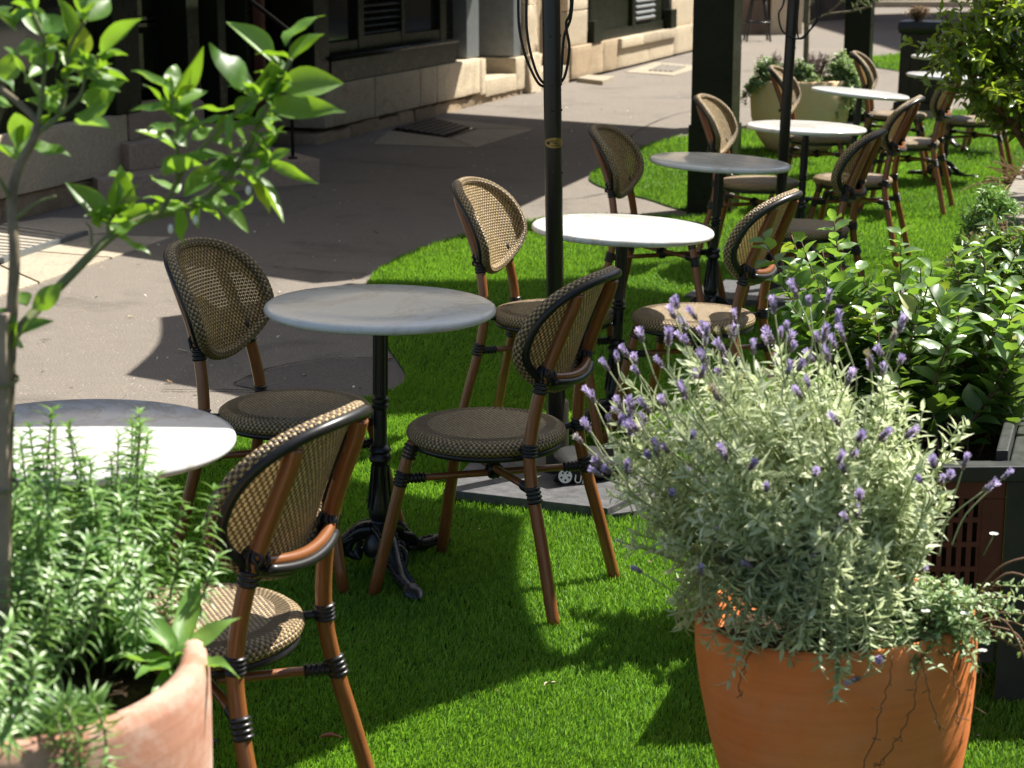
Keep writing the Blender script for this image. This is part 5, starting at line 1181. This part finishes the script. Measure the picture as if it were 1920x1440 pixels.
def tuft(name, label, c, n, L, m, spread, cat='plant', w_=.006, up=1.0, seed=1):
    t = thing(name, label, cat, c); r2 = np.random.default_rng(seed); P = np.tile(np.array(c), (n, 1)) + np.column_stack([r2.normal(0, spread * .25, n), r2.normal(0, spread * .25, n), np.zeros(n)])
    D = unit(np.column_stack([r2.normal(0, 1, n), r2.normal(0, 1, n), r2.uniform(.2, 1.6, n) * up])); Nn = unit(np.column_stack([r2.normal(0, .3, n), r2.normal(0, .3, n), np.ones(n)]))
    me = leafset('blades', P, D, Nn, L * r2.uniform(.5, 1.1, n), w_ * r2.uniform(.6, 1.3, n), m, leaf_template(5, .1, .45, .35, .5)); me.transform(Matrix.Translation(-Vector(c))); o = mobj('blades', me, t); o['kind'] = 'stuff'
    MB().lathe([(.0001, -.01), (spread * .3, -.005), (spread * .2, .02), (.0001, .04)], 10, c).build('crown_base', M['soil'], t)
    return t
tuft('dry_grass', 'straw brown spiky grass clump behind the bush trunk at right', (2.66, 9.45, .44), 150, .25, M['dry'], .35, w_=.012, seed=3)
tuft('dry_grass', 'second straw brown spiky grass clump at the right picture edge', (2.72, 9.0, .44), 120, .22, M['dry'], .3, w_=.012, seed=4)
def mound(name, label, c, rad, hgt, n, L, W_, m, seed, twigm='twig', cat='plant', flat=.5, down=0.0):
    """low bushy plant: many fine stems ending in leaf sprays"""
    t = thing(name, label, cat, c); rr = random.Random(seed); st = MB(); Pl = []; Dl = []; Nl = []; b0 = Vector(c)
    for k in range(n):
        a = rr.uniform(0, 6.283); f = math.sqrt(rr.random()); tip = b0 + Vector((rad[0] * f * math.cos(a), rad[1] * f * math.sin(a), hgt * (1 - flat * f * f) * rr.uniform(.65, 1.05) - down * f * f))
        b = b0 + Vector((rad[0] * .35 * f * math.cos(a), rad[1] * .35 * f * math.sin(a), 0)); p = smooth_path([b, b.lerp(tip, .5) + Vector((0, 0, hgt * .15)), tip], 5); st.tube(p, .0016 + .0004 * b0.y / 5, 4)
        for q in p[3:]:
            for j in range(4): Pl.append(q + Vector((rr.gauss(0, .01), rr.gauss(0, .01), rr.gauss(0, .01)))); Dl.append(Vector((rr.gauss(0, 1), rr.gauss(0, 1), rr.gauss(.3, .7))).normalized()); Nl.append(Vector((rr.uniform(-.5, .7), rr.uniform(-.5, .4), 1)))
    A = lambda l: np.array([tuple(v) for v in l]); k = len(Pl); r2 = np.random.default_rng(seed)
    me = leafset('leaves', A(Pl), A(Dl), A(Nl), L * r2.uniform(.6, 1.2, k), W_ * r2.uniform(.6, 1.2, k), m, T_small); me.transform(Matrix.Translation(-Vector(c))); mobj('leaves', me, t)['kind'] = 'stuff'
    st.build('stems', M[twigm], t)['kind'] = 'stuff'
    return t
mound('trailing_plant', 'dark green fine leaved plant spilling from the grey timber planter', (2.06, 8.15, .46), (.20, .30), .16, 80, .045, .010, M['rosemary'], 31, down=.36, flat=.6)
mound('dry_plant', 'dry brown twiggy plant in front of the grey timber planter', (1.93, 7.45, .30), (.24, .22), .26, 110, .018, .007, M['dry'], 32, flat=.6)
mound('green_plant', 'leafy green plant at the right picture edge behind the shrub', (1.62, 6.0, .35), (.22, .25), .42, 60, .055, .022, M['shrubj'], 33, flat=.3)

# ------------------------------------------------------------------ far: tan pot with mixed planting, bin, stool
pot('large tan planted pot standing on the turf behind the tables', 2.24, 15.05, [(.0001, 0), (.18, 0), (.25, .03), (.33, .14), (.375, .28), (.385, .42), (.375, .53), (.37, .565), (.355, .572), (.34, .565), (.335, .50), (.0001, .49)], M['terra_tan'], .335, .52, nm='tan_pot')
mound('green_plant', 'small leaved green plant over the left side of the tan pot', (1.97, 14.92, .54), (.20, .18), .20, 100, .034, .022, M['daisy2'], 41, down=.22)
mound('purple_plant', 'purple brown twiggy plant in the middle of the tan pot', (2.36, 15.12, .54), (.15, .15), .24, 55, .022, .010, M['purple'], 42, flat=.3)
mound('purple_plant', 'purple brown twiggy plant behind the thin pole in the tan pot', (2.02, 15.12, .54), (.12, .15), .24, 30, .022, .010, M['purple'], 43, flat=.3)
mound('green_plant', 'bright green small leaved plant spilling in the middle of the tan pot', (2.20, 14.82, .54), (.20, .14), .19, 120, .030, .022, M['daisy2'], 44, down=.20)
mound('green_plant', 'bright green small leaved plant over the right side of the tan pot', (2.55, 14.96, .54), (.22, .22), .25, 170, .030, .024, M['daisy2'], 45, down=.34)
ol = thing('olive_sapling', 'slender olive sapling rising from the tan pot', 'tree', (2.22, 15.08, .52))
for nm, p, r in (('trunk', [(2.27, 15.08, .5), (2.28, 15.08, .8), (2.275, 15.08, 1.1), (2.29, 15.08, 1.6)], .022), ('branch', [(2.28, 15.08, .98), (2.42, 15.05, 1.06), (2.62, 15.0, 1.09), (2.76, 14.98, 1.13)], .008), ('branch', [(2.42, 15.05, 1.06), (2.55, 15.0, 1.18), (2.6, 14.98, 1.25)], .006), ('branch', [(2.28, 15.08, 1.1), (2.40, 15.1, 1.25), (2.5, 15.1, 1.35)], .007)):
    MB().tube(smooth_path(p, 5), r, 7).build(nm, M['bark'], ol)
leafy(ol, [smooth_path(p, 4) for p in ([(2.6, 15.0, 1.09), (2.7, 14.97, 1.17), (2.78, 14.95, 1.22)], [(2.62, 15.0, 1.12), (2.68, 14.97, 1.22), (2.66, 14.96, 1.3)], [(2.5, 15, 1.15), (2.58, 14.98, 1.26), (2.64, 14.97, 1.32)], [(2.7, 14.98, 1.1), (2.8, 14.97, 1.2), (2.84, 14.97, 1.27)], [(2.4, 15.1, 1.2), (2.5, 15.1, 1.3), (2.55, 15.1, 1.4)])], .035, .075, .013, (M['olive'], M['olive']), 60, 3, .1, [T_mid], bark='bark', r0=.004)
bn = thing('litter_bin', 'dark brown pedestal bin with flared black top behind the far tables', 'bin', (3.80, 17.95, 0), math.atan2(WU.y, WU.x) - R(90))
for nm, z0, z1, w0, w1, m in (('plinth', 0, .09, .52, .52, 'slab'), ('plinth_step', .09, .16, .47, .46, 'bin'), ('body', .16, .78, .40, .38, 'bin'), ('collar', .78, .83, .42, .45, 'iron'), ('top', .83, .89, .45, .43, 'iron')):
    h = w0 / 2; g = w1 / 2
    MB().add([(-h, -h, z0), (h, -h, z0), (h, h, z0), (-h, h, z0), (-g, -g, z1), (g, -g, z1), (g, g, z1), (-g, g, z1)], [(3, 2, 1, 0), (4, 5, 6, 7), (0, 1, 5, 4), (1, 2, 6, 5), (2, 3, 7, 6), (3, 0, 4, 7)]).build(nm, M[m], bn, smooth=False, bevel=.008, org=(0, 0, 0))
for s in (-1, 1):
    for k in range(4): MB().box((-.135 + k * .09, s * .201, .46), (.075, .012, .54)).build('panel', M['bin'], bn, smooth=False, org=(0, 0, 0))
mound('dry_plant', 'small brown plant standing on top of the dark bin', (3.72, 17.9, .89), (.12, .1), .16, 30, .03, .012, M['dry'], 51)
bs = thing('bar_stool', 'black high bar stool standing far off by the end wall', 'stool', (3.95, 31.4, 0))
for a in (45, 135, 225, 315):
    d = Vector((math.cos(R(a)), math.sin(R(a)), 0)); MB().tube([d * .27, d * .20 + Vector((0, 0, .38)), d * .12 + Vector((0, 0, .72))], .018, 8).build('leg', M['iron'], bs, org=(0, 0, 0))
for z, r in ((.30, .225), (.66, .14)): MB().tube([(r * math.cos(i * .3927), r * math.sin(i * .3927), z) for i in range(16)], .014, 6, closed=True).build('ring', M['iron'], bs, org=(0, 0, 0))
MB().lathe([(.0001, .72), (.19, .72), (.205, .735), (.205, .76), (.19, .775), (.0001, .78)], 24).build('seat', M['iron'], bs, org=(0, 0, 0))
MB().tube(smooth_path([(-.18, -.12, .76), (-.21, -.12, .95), (-.22, -.08, 1.08), (-.22, .08, 1.08), (-.21, .12, .95), (-.18, .12, .76)], 5), .014, 6).build('back_hoop', M['iron'], bs, org=(0, 0, 0))
MB().prism([(-.23, -.13), (-.21, -.13), (-.21, .13), (-.23, .13)], .82, 1.1).build('back_panel', M['iron'], bs, smooth=False, org=(0, 0, 0))

# ------------------------------------------------------------------ fallen leaves
FM = [tmpl_mesh('fallen_leaf', q, simple('litter_%d' % i, c, .85, .1, var=.2)) for i, (q, c) in enumerate(((T_big[1], (.50, .45, .33)), (T_big[3], (.30, .19, .10)), (T_big[0], (.34, .13, .10))))]
for lab, x, y, z, a, L, W_, k in (
        ('pale dry leaf on the sunlit asphalt left of the shaded chair', -1.36, 7.62, .012, 15, .05, .014, 0), ('thin pale leaf on the sunlit asphalt below the first leaf', -1.70, 8.35, .010, 40, .03, .01, 0),
        ('small brown leaf on the sunlit asphalt near the left table', -1.31, 7.08, .010, -10, .03, .012, 1), ('curled pale leaf in the shaded asphalt left of the table column', -.80, 7.18, .010, 70, .03, .012, 0),
        ('long thin dry leaf on the asphalt at the shadow edge', -.96, 7.03, .010, 8, .07, .010, 1), ('reddish leaf at the curved turf edge behind the table column', -.50, 7.44, .012, 40, .04, .014, 2),
        ('red fallen leaf on the shaded turf beside the nearest chair', -.40, 3.70, .035, 5, .05, .014, 2), ('straw coloured fallen leaf on the sunlit front turf', .07, 3.98, .036, 45, .05, .006, 0),
        ('brown leaf on the shaded asphalt by the building', -.80, 10.85, .012, 10, .06, .02, 1), ('pale yellow petal on the dark asphalt patch behind the table', -.62, 7.50, .010, 20, .018, .014, 0)):
    o = mobj('fallen_leaf', FM[k]); o.location = (x, y, z); o.rotation_euler = (R(random.uniform(-12, 12)), R(random.uniform(-10, 4)), R(a)); o.scale = (L, W_, L); tag(o, lab, 'leaf', 'fallen leaves on the ground')
def litter(name, label, n, area, z, L, m, seed, poly=None, inside=True):
    r2 = np.random.default_rng(seed); q = np.column_stack([r2.uniform(area[0], area[1], n * 3), r2.uniform(area[2], area[3], n * 3)])
    k = inpoly(q, TURF); off = (q[:, 0] - W0.x) * WN.x + (q[:, 1] - W0.y) * WN.y; q = q[(k if inside else ~k) & (off > .15)][:n]; n = len(q)
    P = np.column_stack([q, np.full(n, z) + r2.uniform(0, .004, n)]); D = np.column_stack([r2.normal(0, 1, n), r2.normal(0, 1, n), r2.normal(0, .2, n)])
    o = mobj(name, leafset(name, P, D, np.column_stack([r2.normal(0, .35, n), r2.normal(0, .35, n), np.ones(n)]), L * r2.uniform(.5, 1.4, n), L * r2.uniform(.3, .7, n), m, T_small))
    tag(o, label, 'litter', kind='stuff')
litter('petal_litter', 'tiny pale petals scattered over the asphalt', 170, (-2.6, 3.6, 6.8, 27), .008, .020, M['petal'], 5, inside=False)
litter('leaf_crumbs', 'small brown leaf crumbs scattered over the asphalt', 150, (-2.6, 3.0, 6.8, 20), .008, .022, M['dry'], 6, inside=False)
litter('leaf_crumbs', 'small dry leaf crumbs lying in the turf', 120, (-1.0, 3.5, 3.6, 13), .022, .016, M['dry'], 7)
